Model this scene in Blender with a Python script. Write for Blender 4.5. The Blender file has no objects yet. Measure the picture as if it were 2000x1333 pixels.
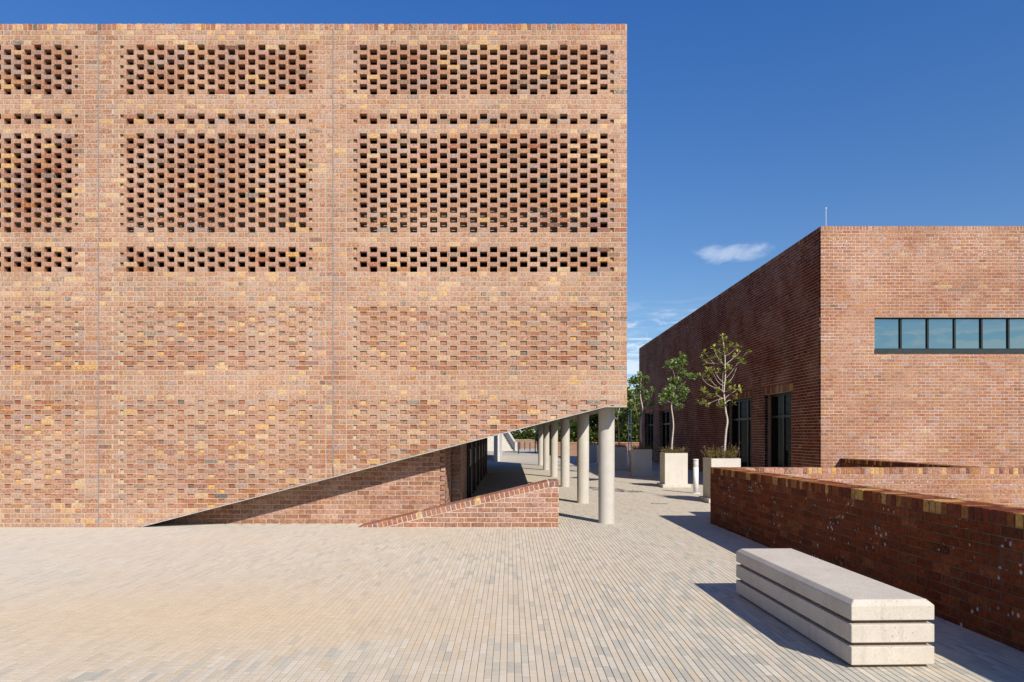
import bpy, math, random
import numpy as np
from mathutils import Vector, Matrix

rnd = random.Random(7)
S = bpy.context.scene
COL = S.collection

# ------------------------------------------------------------------ camera
cam_d = bpy.data.cameras.new('camera')
cam = bpy.data.objects.new('camera', cam_d); COL.objects.link(cam)
cam.location = (0, 0, 1.59); cam.rotation_euler = (math.radians(90), 0, 0)
cam_d.sensor_width = 36; cam_d.lens = 24
cam_d.shift_x = 0.0015; cam_d.shift_y = 0.09175
cam_d.clip_start = 0.05; cam_d.clip_end = 2000
S.camera = cam
S.render.resolution_x = 1024; S.render.resolution_y = 682

# ------------------------------------------------------------------ light
SUN = Vector((0.68, -1.18, 1.0)).normalized()       # from the scene towards the sun
sd = bpy.data.lights.new('sun', 'SUN'); so = bpy.data.objects.new('sun', sd); COL.objects.link(so)
sd.energy = 5.0; sd.angle = math.radians(0.53); sd.color = (1.0, 0.915, 0.79)
so.rotation_euler = (-SUN).to_track_quat('-Z', 'Y').to_euler(); so.location = (10, -15, 20)

W = bpy.data.worlds.new("World"); S.world = W; W.use_nodes = True
nt = W.node_tree; N = nt.nodes; L = nt.links; N.clear()
out = N.new('ShaderNodeOutputWorld'); bg = N.new('ShaderNodeBackground'); bg.inputs[1].default_value = 0.0715
sky = N.new('ShaderNodeTexSky'); sky.sky_type = 'NISHITA'; sky.sun_disc = False
sky.sun_elevation = math.asin(SUN.z); sky.sun_rotation = math.atan2(SUN.x, SUN.y)
sky.altitude = 0; sky.air_density = 1.0; sky.dust_density = 0.3; sky.ozone_density = 6.0
tc = N.new('ShaderNodeTexCoord'); sep = N.new('ShaderNodeSeparateXYZ'); L.new(tc.outputs['Generated'], sep.inputs[0])
def mth(nt, op, a, b=None, c=None, clamp=False):
    n = nt.nodes.new('ShaderNodeMath'); n.operation = op; n.use_clamp = clamp
    for i, v in enumerate((a, b, c)):
        if v is None: continue
        if isinstance(v, (int, float)): n.inputs[i].default_value = v
        else: nt.links.new(v, n.inputs[i])
    return n.outputs[0]
def mrange(nt, v, a, b, c=0.0, d=1.0, smooth=True):
    n = nt.nodes.new('ShaderNodeMapRange'); n.interpolation_type = 'SMOOTHSTEP' if smooth else 'LINEAR'
    nt.links.new(v, n.inputs[0])
    for i, x in enumerate((a, b, c, d)): n.inputs[i+1].default_value = x
    return n.outputs[0]
def noise(nt, vec, scale, detail=3, rough=0.5, dist=0.0):
    n = nt.nodes.new('ShaderNodeTexNoise'); n.inputs['Scale'].default_value = scale
    n.inputs['Detail'].default_value = detail; n.inputs['Roughness'].default_value = rough
    n.inputs['Distortion'].default_value = dist
    if vec is not None: nt.links.new(vec, n.inputs['Vector'])
    return n.outputs['Fac']
def mapv(nt, vec, scale=(1, 1, 1), loc=(0, 0, 0), rot=(0, 0, 0)):
    n = nt.nodes.new('ShaderNodeMapping'); nt.links.new(vec, n.inputs[0])
    n.inputs['Scale'].default_value = scale; n.inputs['Location'].default_value = loc; n.inputs['Rotation'].default_value = rot
    return n.outputs[0]
def mixc(nt, fac, a, b, mode='MIX'):
    n = nt.nodes.new('ShaderNodeMix'); n.data_type = 'RGBA'; n.blend_type = mode; n.clamp_factor = True; n.clamp_result = False
    for i, v in ((0, fac), (6, a), (7, b)):
        if isinstance(v, (int, float)): n.inputs[i].default_value = v
        elif isinstance(v, tuple): n.inputs[i].default_value = (*v[:3], 1)
        else: nt.links.new(v, n.inputs[i])
    return n.outputs[2]
# thin low cloud streaks all round the horizon, plus one small cumulus wisp
g = tc.outputs['Generated']
n1 = noise(nt, mapv(nt, g, (2.2, 2.2, 16)), 2.2, 6, 0.62, 0.5)
n2 = noise(nt, mapv(nt, g, (4.5, 4.5, 26), (0, 0, 0), (0, 0.10, 0)), 2.4, 6, 0.58, 0.8)
lowband = mth(nt, 'MULTIPLY', mrange(nt, sep.outputs[2], 0.21, 0.08), mrange(nt, n1, 0.47, 0.64))
lowband = mth(nt, 'MULTIPLY', lowband, 0.22)
low2 = mth(nt, 'MULTIPLY', mth(nt, 'MULTIPLY', mrange(nt, sep.outputs[2], 0.20, 0.13), mrange(nt, n2, 0.48, 0.60)), 0.44)
lowband = mth(nt, 'MAXIMUM', lowband, low2)
wd = Vector((1433-997, 1333, 850-495)).normalized()
dx = mth(nt, 'SUBTRACT', sep.outputs[0], wd.x); dz = mth(nt, 'SUBTRACT', sep.outputs[2], wd.z)
ex = mth(nt, 'DIVIDE', dx, 0.056); ez = mth(nt, 'DIVIDE', dz, 0.0135)
rr = mth(nt, 'ADD', mth(nt, 'MULTIPLY', ex, ex), mth(nt, 'MULTIPLY', ez, ez))
wn = noise(nt, mapv(nt, g, (1, 1, 1.9)), 30, 6, 0.6, 0.5)
wv = mth(nt, 'SUBTRACT', mth(nt, 'ADD', wn, 0.25), mth(nt, 'MULTIPLY', rr, 0.33))
wisp = mth(nt, 'MULTIPLY', mrange(nt, wv, 0.40, 0.86), 0.30)
wisp = mth(nt, 'MULTIPLY', wisp, mrange(nt, sep.outputs[1], 0.2, 0.4))
cm = mth(nt, 'MAXIMUM', lowband, wisp)
# deep dry-season blue: the clear air darkens and saturates towards the zenith
tint = mixc(nt, mrange(nt, sep.outputs[2], 0.18, 0.58, 0, 1, False), (1.0, 1.10, 1.16), (0.50, 1.04, 1.60))
tint = mixc(nt, mrange(nt, sep.outputs[2], 0.58, 1.0, 0, 1, False), tint, (0.28, 0.72, 1.25))
skyc = mixc(nt, 1.0, sky.outputs[0], tint, 'MULTIPLY')
L.new(mixc(nt, cm, skyc, (12.0, 12.0, 12.2)), bg.inputs[0]); L.new(bg.outputs[0], out.inputs[0])

S.view_settings.view_transform = 'Standard'; S.view_settings.look = 'None'
S.view_settings.exposure = 0.485; S.view_settings.gamma = 1.0; S.view_settings.use_curve_mapping = False
S.render.engine = 'CYCLES'; S.cycles.max_bounces = 6; S.cycles.diffuse_bounces = 4

# ------------------------------------------------------------------ materials
K = 0.715
def kc(c, k=None): return tuple(v*(K if k is None else k) for v in c)
def new_mat(name):
    m = bpy.data.materials.new(name); m.use_nodes = True
    nt = m.node_tree; p = nt.nodes['Principled BSDF']
    p.inputs['Roughness'].default_value = 0.85
    try: p.inputs['Specular IOR Level'].default_value = 0.25
    except Exception: pass
    return m, nt, p
def posn(nt):
    return nt.nodes.new('ShaderNodeNewGeometry').outputs['Position']
def bump(nt, p, h, strength, dist):
    b = nt.nodes.new('ShaderNodeBump'); b.inputs['Strength'].default_value = strength; b.inputs['Distance'].default_value = dist
    nt.links.new(h, b.inputs['Height']); nt.links.new(b.outputs[0], p.inputs['Normal'])
def attr(nt, name):
    a = nt.nodes.new('ShaderNodeAttribute'); a.attribute_name = name; return a
MORT = (0.56, 0.43, 0.31)
def brick_material(name, mort=MORT, smear=0.55, dark=1.0, k=None):
    mort = kc(mort, k)
    m, nt, p = new_mat(name); P = posn(nt); p.inputs['Specular IOR Level'].default_value = 0.06; p.inputs['Roughness'].default_value = 0.95
    a = attr(nt, 'bc'); q = attr(nt, 'bp')
    s = nt.nodes.new('ShaderNodeSeparateColor'); nt.links.new(q.outputs['Color'], s.inputs[0])
    rib, eff, rv = s.outputs[0], s.outputs[1], s.outputs[2]
    base = a.outputs['Color']
    nA = noise(nt, P, 26, 4, 0.6); nB = noise(nt, P, 95, 3, 0.6)
    base = mixc(nt, 1.0, base, mixc(nt, mrange(nt, nA, 0.3, 0.7), (0.62*dark, 0.60*dark, 0.60*dark), (1.24*dark, 1.21*dark, 1.17*dark)), 'MULTIPLY')
    # fired spots, a different share on each brick
    vo = nt.nodes.new('ShaderNodeTexVoronoi'); vo.inputs['Scale'].default_value = 17; nt.links.new(P, vo.inputs['Vector'])
    ring = mth(nt, 'MULTIPLY', mrange(nt, mth(nt, 'ADD', vo.outputs['Distance'], mth(nt, 'MULTIPLY', nB, 0.25)), 0.22, 0.42, 1, 0), mrange(nt, rv, 0.45, 0.62))
    base = mixc(nt, mth(nt, 'MULTIPLY', ring, 0.5), base, (0.10, 0.05, 0.03))
    spk = mrange(nt, noise(nt, P, 150, 2), 0.66, 0.74)
    base = mixc(nt, mth(nt, 'MULTIPLY', spk, 0.45), base, (0.06, 0.045, 0.04))
    # ribs of the rough faces
    sx = nt.nodes.new('ShaderNodeSeparateXYZ'); nt.links.new(P, sx.inputs[0])
    w = mth(nt, 'SINE', mth(nt, 'ADD', mth(nt, 'MULTIPLY', sx.outputs[0], 2*math.pi/0.0245), mth(nt, 'MULTIPLY', nA, 3.0)))
    ribm = mth(nt, 'MULTIPLY', mrange(nt, w, -0.2, 0.8), rib)
    base = mixc(nt, mth(nt, 'MULTIPLY', ribm, 0.62), base, mort)
    # mortar wiped over the bricks in broad uneven patches
    nL = noise(nt, P, 0.9, 3, 0.5); nM = noise(nt, P, 38, 4, 0.65)
    sm = mth(nt, 'MULTIPLY', mrange(nt, mth(nt, 'ADD', mth(nt, 'ADD', nL, mth(nt, 'MULTIPLY', mth(nt, 'SUBTRACT', q.outputs['Alpha'], 0.5), 0.5)), mth(nt, 'MULTIPLY', rv, 0.12)), 0.34, 0.70), mrange(nt, nM, 0.36, 0.66))
    base = mixc(nt, mth(nt, 'MULTIPLY', sm, smear), base, mort)
    drift = noise(nt, P, 0.45, 4, 0.6, 0.4); stk = noise(nt, mapv(nt, P, (7, 7, 0.45)), 1.6, 5, 0.6)
    base = mixc(nt, 1.0, base, mixc(nt, mrange(nt, drift, 0.36, 0.64), (0.90, 0.86, 0.84), (1.06, 1.05, 1.05)), 'MULTIPLY')
    base = mixc(nt, mth(nt, 'MULTIPLY', mrange(nt, stk, 0.54, 0.74), 0.20), base, (0.13, 0.10, 0.08))
    # white salt blooms
    ve = nt.nodes.new('ShaderNodeTexVoronoi'); ve.inputs['Scale'].default_value = 15.5; ve.inputs['Randomness'].default_value = 0.8
    nt.links.new(mapv(nt, P, (1, 1, 0.8), (3.1, 1.7, 0.4)), ve.inputs['Vector'])
    ef = mth(nt, 'MULTIPLY', mrange(nt, mth(nt, 'ADD', ve.outputs['Distance'], mth(nt, 'MULTIPLY', nB, 0.3)), 0.30, 0.42, 1, 0), eff)
    base = mixc(nt, mth(nt, 'MULTIPLY', ef, 0.66), base, (0.55, 0.54, 0.53))
    nt.links.new(base, p.inputs['Base Color'])
    h = mth(nt, 'ADD', mth(nt, 'MULTIPLY', nB, 0.5), mth(nt, 'SUBTRACT', nA, mth(nt, 'MULTIPLY', ribm, 0.9)))
    bump(nt, p, h, 0.55, 0.004)
    return m
M_face = brick_material('facade_brick', (0.635, 0.485, 0.355), 0.66)
M_red_shaded = brick_material('red_brick_shaded', (0.13, 0.07, 0.04), 0.32, k=1)  # brick for wall faces in shade, the shade put into its colour
M_hall = brick_material('hall_brick', (0.62, 0.49, 0.38), 0.45)
def plain(name, c1, c2, scale=6, rough=0.85, bs=0.3, bd=0.004, fine=60, k=None):
    c1 = kc(c1, k); c2 = kc(c2, k)
    m, nt, p = new_mat(name); P = posn(nt)
    nA = noise(nt, P, scale, 5, 0.6); nB = noise(nt, P, fine, 4, 0.6)
    c = mixc(nt, mrange(nt, nA, 0.32, 0.68), c1, c2)
    c = mixc(nt, 1.0, c, mixc(nt, mrange(nt, nB, 0.3, 0.7), (0.86, 0.86, 0.86), (1.08, 1.08, 1.08)), 'MULTIPLY')
    nt.links.new(c, p.inputs['Base Color']); p.inputs['Roughness'].default_value = rough
    if rough > 0.6: p.inputs['Specular IOR Level'].default_value = 0.1
    bump(nt, p, nB, bs, bd)
    return m
def concrete(name, c1, c2, stain, pits=1.0, streak=True):
    c1 = kc(c1); c2 = kc(c2); stain = kc(stain)
    m, nt, p = new_mat(name); P = posn(nt)
    nA = noise(nt, P, 2.6, 5, 0.6); nB = noise(nt, P, 70, 5, 0.65)
    c = mixc(nt, mrange(nt, nA, 0.3, 0.7), c1, c2)
    if streak:
        st = noise(nt, mapv(nt, P, (9, 9, 0.7)), 2.0, 5, 0.6)
        c = mixc(nt, mth(nt, 'MULTIPLY', mrange(nt, st, 0.52, 0.75), 0.40), c, stain)
    blot = noise(nt, P, 5.5, 6, 0.7, 0.6)
    c = mixc(nt, mth(nt, 'MULTIPLY', mrange(nt, blot, 0.56, 0.68), 0.25), c, stain)
    c = mixc(nt, 1.0, c, mixc(nt, mrange(nt, nB, 0.3, 0.7), (0.90, 0.90, 0.90), (1.05, 1.05, 1.05)), 'MULTIPLY')
    vo = nt.nodes.new('ShaderNodeTexVoronoi'); vo.inputs['Scale'].default_value = 34; nt.links.new(P, vo.inputs['Vector'])
    gate = mrange(nt, noise(nt, P, 7, 3, 0.6), 0.43, 0.55)
    pit = mth(nt, 'MULTIPLY', mrange(nt, mth(nt, 'ADD', vo.outputs['Distance'], mth(nt, 'MULTIPLY', nB, 0.25)), 0.18, 0.32, 1, 0), gate)
    c = mixc(nt, mth(nt, 'MULTIPLY', pit, 0.6*pits), c, (0.09, 0.07, 0.05))
    nt.links.new(c, p.inputs['Base Color'])
    bump(nt, p, mth(nt, 'SUBTRACT', mth(nt, 'MULTIPLY', nB, 0.3), mth(nt, 'MULTIPLY', pit, pits)), 0.5, 0.004)
    return m
M_mortar = plain('facade_mortar', (0.54, 0.425, 0.30), (0.62, 0.495, 0.355), 3, 0.95, 0.4, 0.003, 120)
M_mortar_shaded = plain('wall_mortar_shaded', (0.09, 0.06, 0.035), (0.14, 0.095, 0.055), 3, 0.95, 0.4, 0.003, 120, 1)  # shade coloured into the mortar of those same wall faces
M_mortar_hall = plain('hall_mortar', (0.52, 0.42, 0.33), (0.78, 0.69, 0.60), 0.6, 0.95, 0.4, 0.003, 120)
M_mortar_ramp = plain('ramp_mortar', (0.66, 0.53, 0.41), (0.74, 0.61, 0.48), 3, 0.95, 0.4, 0.003, 120)
M_conc = concrete('column_concrete', (0.56, 0.525, 0.46), (0.63, 0.595, 0.53), (0.46, 0.42, 0.355), 0.25)
M_bench = concrete('bench_concrete', (0.62, 0.565, 0.48), (0.70, 0.64, 0.555), (0.47, 0.40, 0.31), 1.0)
M_plant = concrete('planter_concrete', (0.66, 0.62, 0.55), (0.73, 0.69, 0.62), (0.5, 0.42, 0.32), 0.5)
M_core = plain('bench_core', (0.22, 0.16, 0.11), (0.30, 0.22, 0.16), 8)
M_soffit = plain('soffit_plaster', (0.60, 0.57, 0.50), (0.70, 0.67, 0.60), 2)
M_soffit_d = plain('darkened_soffit', (0.20, 0.18, 0.15), (0.26, 0.235, 0.20), 2)  # deep soffit coloured dark to cut bounced light under the building
M_trim = plain('pale_metal_trim', (0.46, 0.46, 0.44), (0.58, 0.58, 0.56), 10, 0.45)
M_joint = plain('grey_sealant', (0.22, 0.25, 0.27), (0.29, 0.32, 0.34), 14, 0.6)
M_dark = plain('dark_inside', (0.035, 0.025, 0.02), (0.05, 0.035, 0.03), 3)  # interior surfaces coloured near black in place of indoor shade
M_inner = plain('inner_parapet', (0.5, 0.42, 0.34), (0.6, 0.5, 0.4), 3)
M_white = plain('white_paint', (0.82, 0.82, 0.80), (0.88, 0.88, 0.86), 8, 0.45, 0.1)
M_steel = plain('dark_steel', (0.03, 0.038, 0.045), (0.05, 0.06, 0.07), 12, 0.5, 0.1)
M_frame = plain('window_frame_paint', (0.018, 0.022, 0.022), (0.03, 0.034, 0.034), 12, 0.4, 0.1)
M_sill = plain('green_black_sill', (0.02, 0.038, 0.042), (0.03, 0.052, 0.056), 12, 0.4, 0.1)
M_wood = plain('brown_door', (0.12, 0.06, 0.03), (0.18, 0.09, 0.045), 6, 0.5, 0.2)
M_roof = plain('roof_membrane', (0.3, 0.3, 0.29), (0.4, 0.4, 0.38), 2)
M_soil = plain('soil', (0.05, 0.035, 0.025), (0.09, 0.06, 0.04), 12)
M_bark = plain('pale_bark', (0.50, 0.44, 0.38), (0.68, 0.62, 0.55), 22, 0.8, 0.5, 0.004, 90)
M_bark_d = plain('brown_bark', (0.10, 0.07, 0.05), (0.22, 0.16, 0.11), 9)
M_twig = plain('brown_twig', (0.22, 0.12, 0.07), (0.32, 0.19, 0.11), 20)
M_bed = plain('joint_sand', (0.40, 0.29, 0.18), (0.52, 0.38, 0.24), 1.1, 0.95, 0.5, 0.004, 140)
def leafmat(name, cols, rough=0.45):
    m, nt, p = new_mat(name)
    a = attr(nt, 'lc'); P = posn(nt)
    c = mixc(nt, 1.0, a.outputs['Color'], mixc(nt, noise(nt, P, 18, 2), (0.57, 0.57, 0.52), (0.92, 0.92, 0.85)), 'MULTIPLY')
    nt.links.new(c, p.inputs['Base Color']); p.inputs['Roughness'].default_value = rough
    tr = nt.nodes.new('ShaderNodeBsdfTranslucent'); nt.links.new(mixc(nt, 1.0, c, (1.3, 1.5, 0.5), 'MULTIPLY'), tr.inputs[0])
    mx = nt.nodes.new('ShaderNodeMixShader'); mx.inputs[0].default_value = 0.25
    nt.links.new(p.outputs[0], mx.inputs[1]); nt.links.new(tr.outputs[0], mx.inputs[2])
    nt.links.new(mx.outputs[0], nt.nodes['Material Output'].inputs[0])
    return m
M_leaf = leafmat('leaf', None)
def glass(name, refl, tint, body):
    m, nt, p = new_mat(name)
    g = nt.nodes.new('ShaderNodeBsdfGlossy'); g.inputs['Roughness'].default_value = 0.012; g.inputs['Color'].default_value = (*tint, 1)
    d = nt.nodes.new('ShaderNodeBsdfDiffuse'); d.inputs['Color'].default_value = (*body, 1)
    P = posn(nt); b = nt.nodes.new('ShaderNodeBump'); b.inputs['Strength'].default_value = 0.06; b.inputs['Distance'].default_value = 0.02
    nt.links.new(noise(nt, P, 1.6, 2), b.inputs['Height']); nt.links.new(b.outputs[0], g.inputs['Normal'])
    mx = nt.nodes.new('ShaderNodeMixShader'); mx.inputs[0].default_value = refl
    nt.links.new(d.outputs[0], mx.inputs[1]); nt.links.new(g.outputs[0], mx.inputs[2])
    nt.links.new(mx.outputs[0], nt.nodes['Material Output'].inputs[0])
    return m
M_glass = glass('teal_glass', 0.60, (0.40, 0.50, 0.49), (0.015, 0.045, 0.05))
M_glass_d = glass('dark_glass', 0.022, (0.9, 0.95, 0.95), (0.006, 0.007, 0.007))
def paver_material():
    m, nt, p = new_mat('stone_paver'); P = posn(nt); p.inputs['Specular IOR Level'].default_value = 0.12
    a = attr(nt, 'bc')
    st = noise(nt, mapv(nt, P, (5, 42, 5)), 1.0, 4, 0.6)
    c = mixc(nt, 1.0, a.outputs['Color'], mixc(nt, mrange(nt, st, 0.3, 0.7), kc((0.92, 0.915, 0.90), 0.755), kc((1.05, 1.05, 1.06), 0.755)), 'MULTIPLY')
    # sand tracked over the paving
    nL = noise(nt, P, 0.35, 4, 0.6)
    c = mixc(nt, mth(nt, 'MULTIPLY', mrange(nt, nL, 0.42, 0.68), 0.30), c, kc((0.68, 0.55, 0.40)))
    nF = noise(nt, P, 130, 3, 0.6)
    c = mixc(nt, mth(nt, 'MULTIPLY', mrange(nt, nF, 0.6, 0.72), 0.12), c, (0.16, 0.13, 0.10))
    nt.links.new(c, p.inputs['Base Color']); bump(nt, p, mth(nt, 'ADD', nF, st), 0.35, 0.003)
    return m
M_paver = paver_material()
def sheet_paver():
    m, nt, p = new_mat('far_paving'); P = posn(nt)
    sx = nt.nodes.new('ShaderNodeSeparateXYZ'); nt.links.new(P, sx.inputs[0])
    cx = nt.nodes.new('ShaderNodeCombineXYZ'); nt.links.new(sx.outputs[1], cx.inputs[0]); nt.links.new(sx.outputs[0], cx.inputs[1])
    b = nt.nodes.new('ShaderNodeTexBrick'); nt.links.new(cx.outputs[0], b.inputs[0])
    b.inputs['Color1'].default_value = (0.41, 0.365, 0.30, 1); b.inputs['Color2'].default_value = (0.36, 0.335, 0.285, 1)
    b.inputs['Mortar'].default_value = (0.2, 0.16, 0.12, 1); b.inputs['Scale'].default_value = 1.0
    b.inputs['Brick Width'].default_value = 0.228; b.inputs['Row Height'].default_value = 0.0505; b.inputs['Mortar Size'].default_value = 0.002
    c = mixc(nt, noise(nt, P, 0.5, 4), b.outputs[0], (0.40, 0.36, 0.30)); nt.links.new(c, p.inputs['Base Color'])
    return m
M_far = sheet_paver()
M_sheetbrick = None
def sheet_brick():
    m, nt, p = new_mat('brick_courses'); P = posn(nt)
    sx = nt.nodes.new('ShaderNodeSeparateXYZ'); nt.links.new(P, sx.inputs[0])
    cx = nt.nodes.new('ShaderNodeCombineXYZ'); nt.links.new(mth(nt, 'ADD', sx.outputs[1], sx.outputs[0]), cx.inputs[0]); nt.links.new(sx.outputs[2], cx.inputs[1])
    b = nt.nodes.new('ShaderNodeTexBrick'); nt.links.new(cx.outputs[0], b.inputs[0])
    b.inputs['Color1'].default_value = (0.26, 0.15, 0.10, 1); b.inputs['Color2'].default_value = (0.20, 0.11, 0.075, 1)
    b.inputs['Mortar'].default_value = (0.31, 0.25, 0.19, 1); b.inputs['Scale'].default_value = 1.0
    b.inputs['Brick Width'].default_value = 0.232; b.inputs['Row Height'].default_value = 0.085; b.inputs['Mortar Size'].default_value = 0.005
    nt.links.new(b.outputs[0], p.inputs['Base Color']); bump(nt, p, b.outputs['Fac'], -0.5, 0.004)
    return m
M_sb = sheet_brick()

# ------------------------------------------------------------------ object helpers
def thing(name, label, cat, loc=(0, 0, 0), group=None, rotz=0):
    o = bpy.data.objects.new(name, None); COL.objects.link(o); o.location = loc; o.rotation_euler = (0, 0, rotz)
    o.empty_display_size = 0.2
    o['label'] = label; o['category'] = cat
    if group: o['group'] = group
    return o
def tag(o, label, cat, group=None, kind=None):
    o['label'] = label; o['category'] = cat
    if group: o['group'] = group
    if kind: o['kind'] = kind
    return o
def pmat(parent):
    if parent is None: return Matrix.Identity(4)
    m = Matrix.Translation(parent.location) @ Matrix.Rotation(parent.rotation_euler[2], 4, 'Z')
    if parent.parent: m = pmat(parent.parent) @ m
    return m
def link(name, me, parent=None, M=None, world=True):
    o = bpy.data.objects.new(name, me); COL.objects.link(o)
    M = M if M is not None else Matrix.Identity(4)
    if parent is not None:
        o.parent = parent
        if world: M = pmat(parent).inverted() @ M
    o.matrix_basis = M
    return o
class Geo:
    def __init__(s): s.v = []; s.f = []; s.c = []
    def face(s, pts, c=None):
        i = len(s.v); s.v += [tuple(p) for p in pts]; s.f.append(tuple(range(i, i+len(pts))))
        if c is not None: s.c += [c]*len(pts)
        return s
    def box(s, x0, x1, y0, y1, z0, z1):
        i = len(s.v)
        s.v += [(x0, y0, z0), (x1, y0, z0), (x1, y1, z0), (x0, y1, z0), (x0, y0, z1), (x1, y0, z1), (x1, y1, z1), (x0, y1, z1)]
        s.f += [(i, i+3, i+2, i+1), (i+4, i+5, i+6, i+7), (i, i+1, i+5, i+4), (i+1, i+2, i+6, i+5), (i+2, i+3, i+7, i+6), (i+3, i, i+4, i+7)]
        return s
    def prism(s, pts, d):           # pts: 3d polygon ccw seen from the front; d: vector to the back
        n = len(pts); i = len(s.v); d = Vector(d)
        s.v += [tuple(p) for p in pts] + [tuple(Vector(p)+d) for p in pts]
        s.f.append(tuple(range(i, i+n))); s.f.append(tuple(range(i+2*n-1, i+n-1, -1)))
        for k in range(n): j = (k+1) % n; s.f.append((i+k, i+n+k, i+n+j, i+j))
        return s
    def tube(s, pts, rads, seg=8, cap=True):
        pts = [Vector(p) for p in pts]; base = len(s.v); n = len(pts); ref = Vector((0.31, 0.9, 0.11)).normalized()
        for k, p in enumerate(pts):
            t = (pts[min(k+1, n-1)]-pts[max(k-1, 0)]).normalized()
            a = t.cross(ref).normalized() if abs(t.dot(ref)) < 0.98 else t.cross(Vector((1, 0, 0))).normalized(); b = t.cross(a)
            for q in range(seg):
                w = 2*math.pi*q/seg; s.v.append(tuple(p + rads[k]*(math.cos(w)*a+math.sin(w)*b)))
        for k in range(n-1):
            for q in range(seg):
                a0 = base+k*seg+q; a1 = base+k*seg+(q+1) % seg; s.f.append((a0, a1, a1+seg, a0+seg))
        if cap: s.f.append(tuple(base+(n-1)*seg+q for q in range(seg))); s.f.append(tuple(base+q for q in reversed(range(seg))))
        return s
    def mesh(s, name, m, smooth=False):
        me = bpy.data.meshes.new(name); me.from_pydata(s.v, [], s.f); me.materials.append(m)
        if s.c:
            a = me.color_attributes.new('lc', 'FLOAT_COLOR', 'POINT')
            a.data.foreach_set('color', np.array([(*c[:3], 1) for c in s.c], dtype=np.float32).ravel())
        if smooth: me.polygons.foreach_set('use_smooth', [True]*len(me.polygons))
        me.update(); return me
    def build(s, name, m, parent=None, smooth=False, world=True, M=None):
        return link(name, s.mesh(name, m, smooth), parent, M, world)
def bevel(o, w, seg=2):
    b = o.modifiers.new('bevel', 'BEVEL'); b.width = w; b.segments = seg; b.limit_method = 'ANGLE'; return o

# ------------------------------------------------------------------ brick fields
PAL = {   # colour, weight
 'face': [((0.441, 0.211, 0.134), 20), ((0.461, 0.235, 0.163), 18), ((0.382, 0.165, 0.099), 14), ((0.500, 0.282, 0.213), 14), ((0.372, 0.211, 0.173), 10), ((0.412, 0.282, 0.257), 7), ((0.461, 0.207, 0.099), 10), ((0.666, 0.404, 0.158), 3.2), ((0.647, 0.441, 0.257), 3.2), ((0.245, 0.136, 0.099), 3), ((0.186, 0.169, 0.163), 0.8)],
 'head': [((0.450, 0.209, 0.131), 16), ((0.470, 0.233, 0.160), 15), ((0.390, 0.163, 0.097), 9), ((0.510, 0.279, 0.209), 12), ((0.420, 0.279, 0.252), 7), ((0.470, 0.205, 0.097), 8), ((0.720, 0.428, 0.165), 10), ((0.700, 0.465, 0.262), 7), ((0.250, 0.135, 0.097), 2), ((0.190, 0.167, 0.160), 0.6)],
 'red': [((0.147, 0.036, 0.014), 24), ((0.170, 0.042, 0.016), 20), ((0.123, 0.030, 0.013), 16), ((0.194, 0.057, 0.023), 12), ((0.135, 0.045, 0.023), 8), ((0.211, 0.068, 0.028), 5), ((0.094, 0.028, 0.014), 4), ((0.281, 0.129, 0.037), 0.4)],  # darkened for shaded faces; their sunlit counterparts use the paler hall set
 'cope': [((0.166, 0.042, 0.021), 20), ((0.213, 0.071, 0.027), 14), ((0.124, 0.035, 0.021), 10), ((0.290, 0.129, 0.042), 9), ((0.442, 0.272, 0.078), 9), ((0.400, 0.233, 0.084), 5)],
 'hall': [((0.46, 0.225, 0.135), 20), ((0.43, 0.20, 0.12), 18), ((0.48, 0.255, 0.17), 14), ((0.40, 0.185, 0.115), 10), ((0.45, 0.28, 0.235), 7), ((0.47, 0.24, 0.12), 10), ((0.56, 0.37, 0.22), 1.5), ((0.31, 0.17, 0.12), 2)],
 'ramp': [((0.411, 0.209, 0.137), 20), ((0.442, 0.248, 0.171), 18), ((0.337, 0.174, 0.120), 12), ((0.463, 0.281, 0.228), 9), ((0.379, 0.225, 0.177), 6), ((0.526, 0.326, 0.251), 8)],
 'rampcope': [((0.380, 0.179, 0.126), 20), ((0.430, 0.200, 0.126), 16), ((0.340, 0.189, 0.158), 9), ((0.700, 0.504, 0.231), 2.2), ((0.500, 0.441, 0.399), 1)],
}
for _k in PAL:
    if _k not in ('red', 'cope'): PAL[_k] = [(kc(c), w) for c, w in PAL[_k]]
_tot = {k: sum(w for _, w in v) for k, v in PAL.items()}
def pick(pal):
    r = rnd.random()*_tot[pal]
    for i, (c, w) in enumerate(PAL[pal]):
        r -= w
        if r <= 0: return i
    return 0
def clip(poly, lines):
    for (a, b, c) in lines:          # keep a*u+b*v+c >= 0
        out = []
        for i in range(len(poly)):
            p, q = poly[i], poly[(i+1) % len(poly)]
            dp = a*p[0]+b*p[1]+c; dq = a*q[0]+b*q[1]+c
            if dp >= 0: out.append(p)
            if (dp >= 0) != (dq >= 0):
                t = dp/(dp-dq); out.append((p[0]+t*(q[0]-p[0]), p[1]+t*(q[1]-p[1])))
        poly = out
        if len(poly) < 3: return []
    ar = 0.5*abs(sum(poly[i][0]*poly[(i+1) % len(poly)][1]-poly[(i+1) % len(poly)][0]*poly[i][1] for i in range(len(poly))))
    return poly if ar > 1e-4 else []
CACHE = {}
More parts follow.
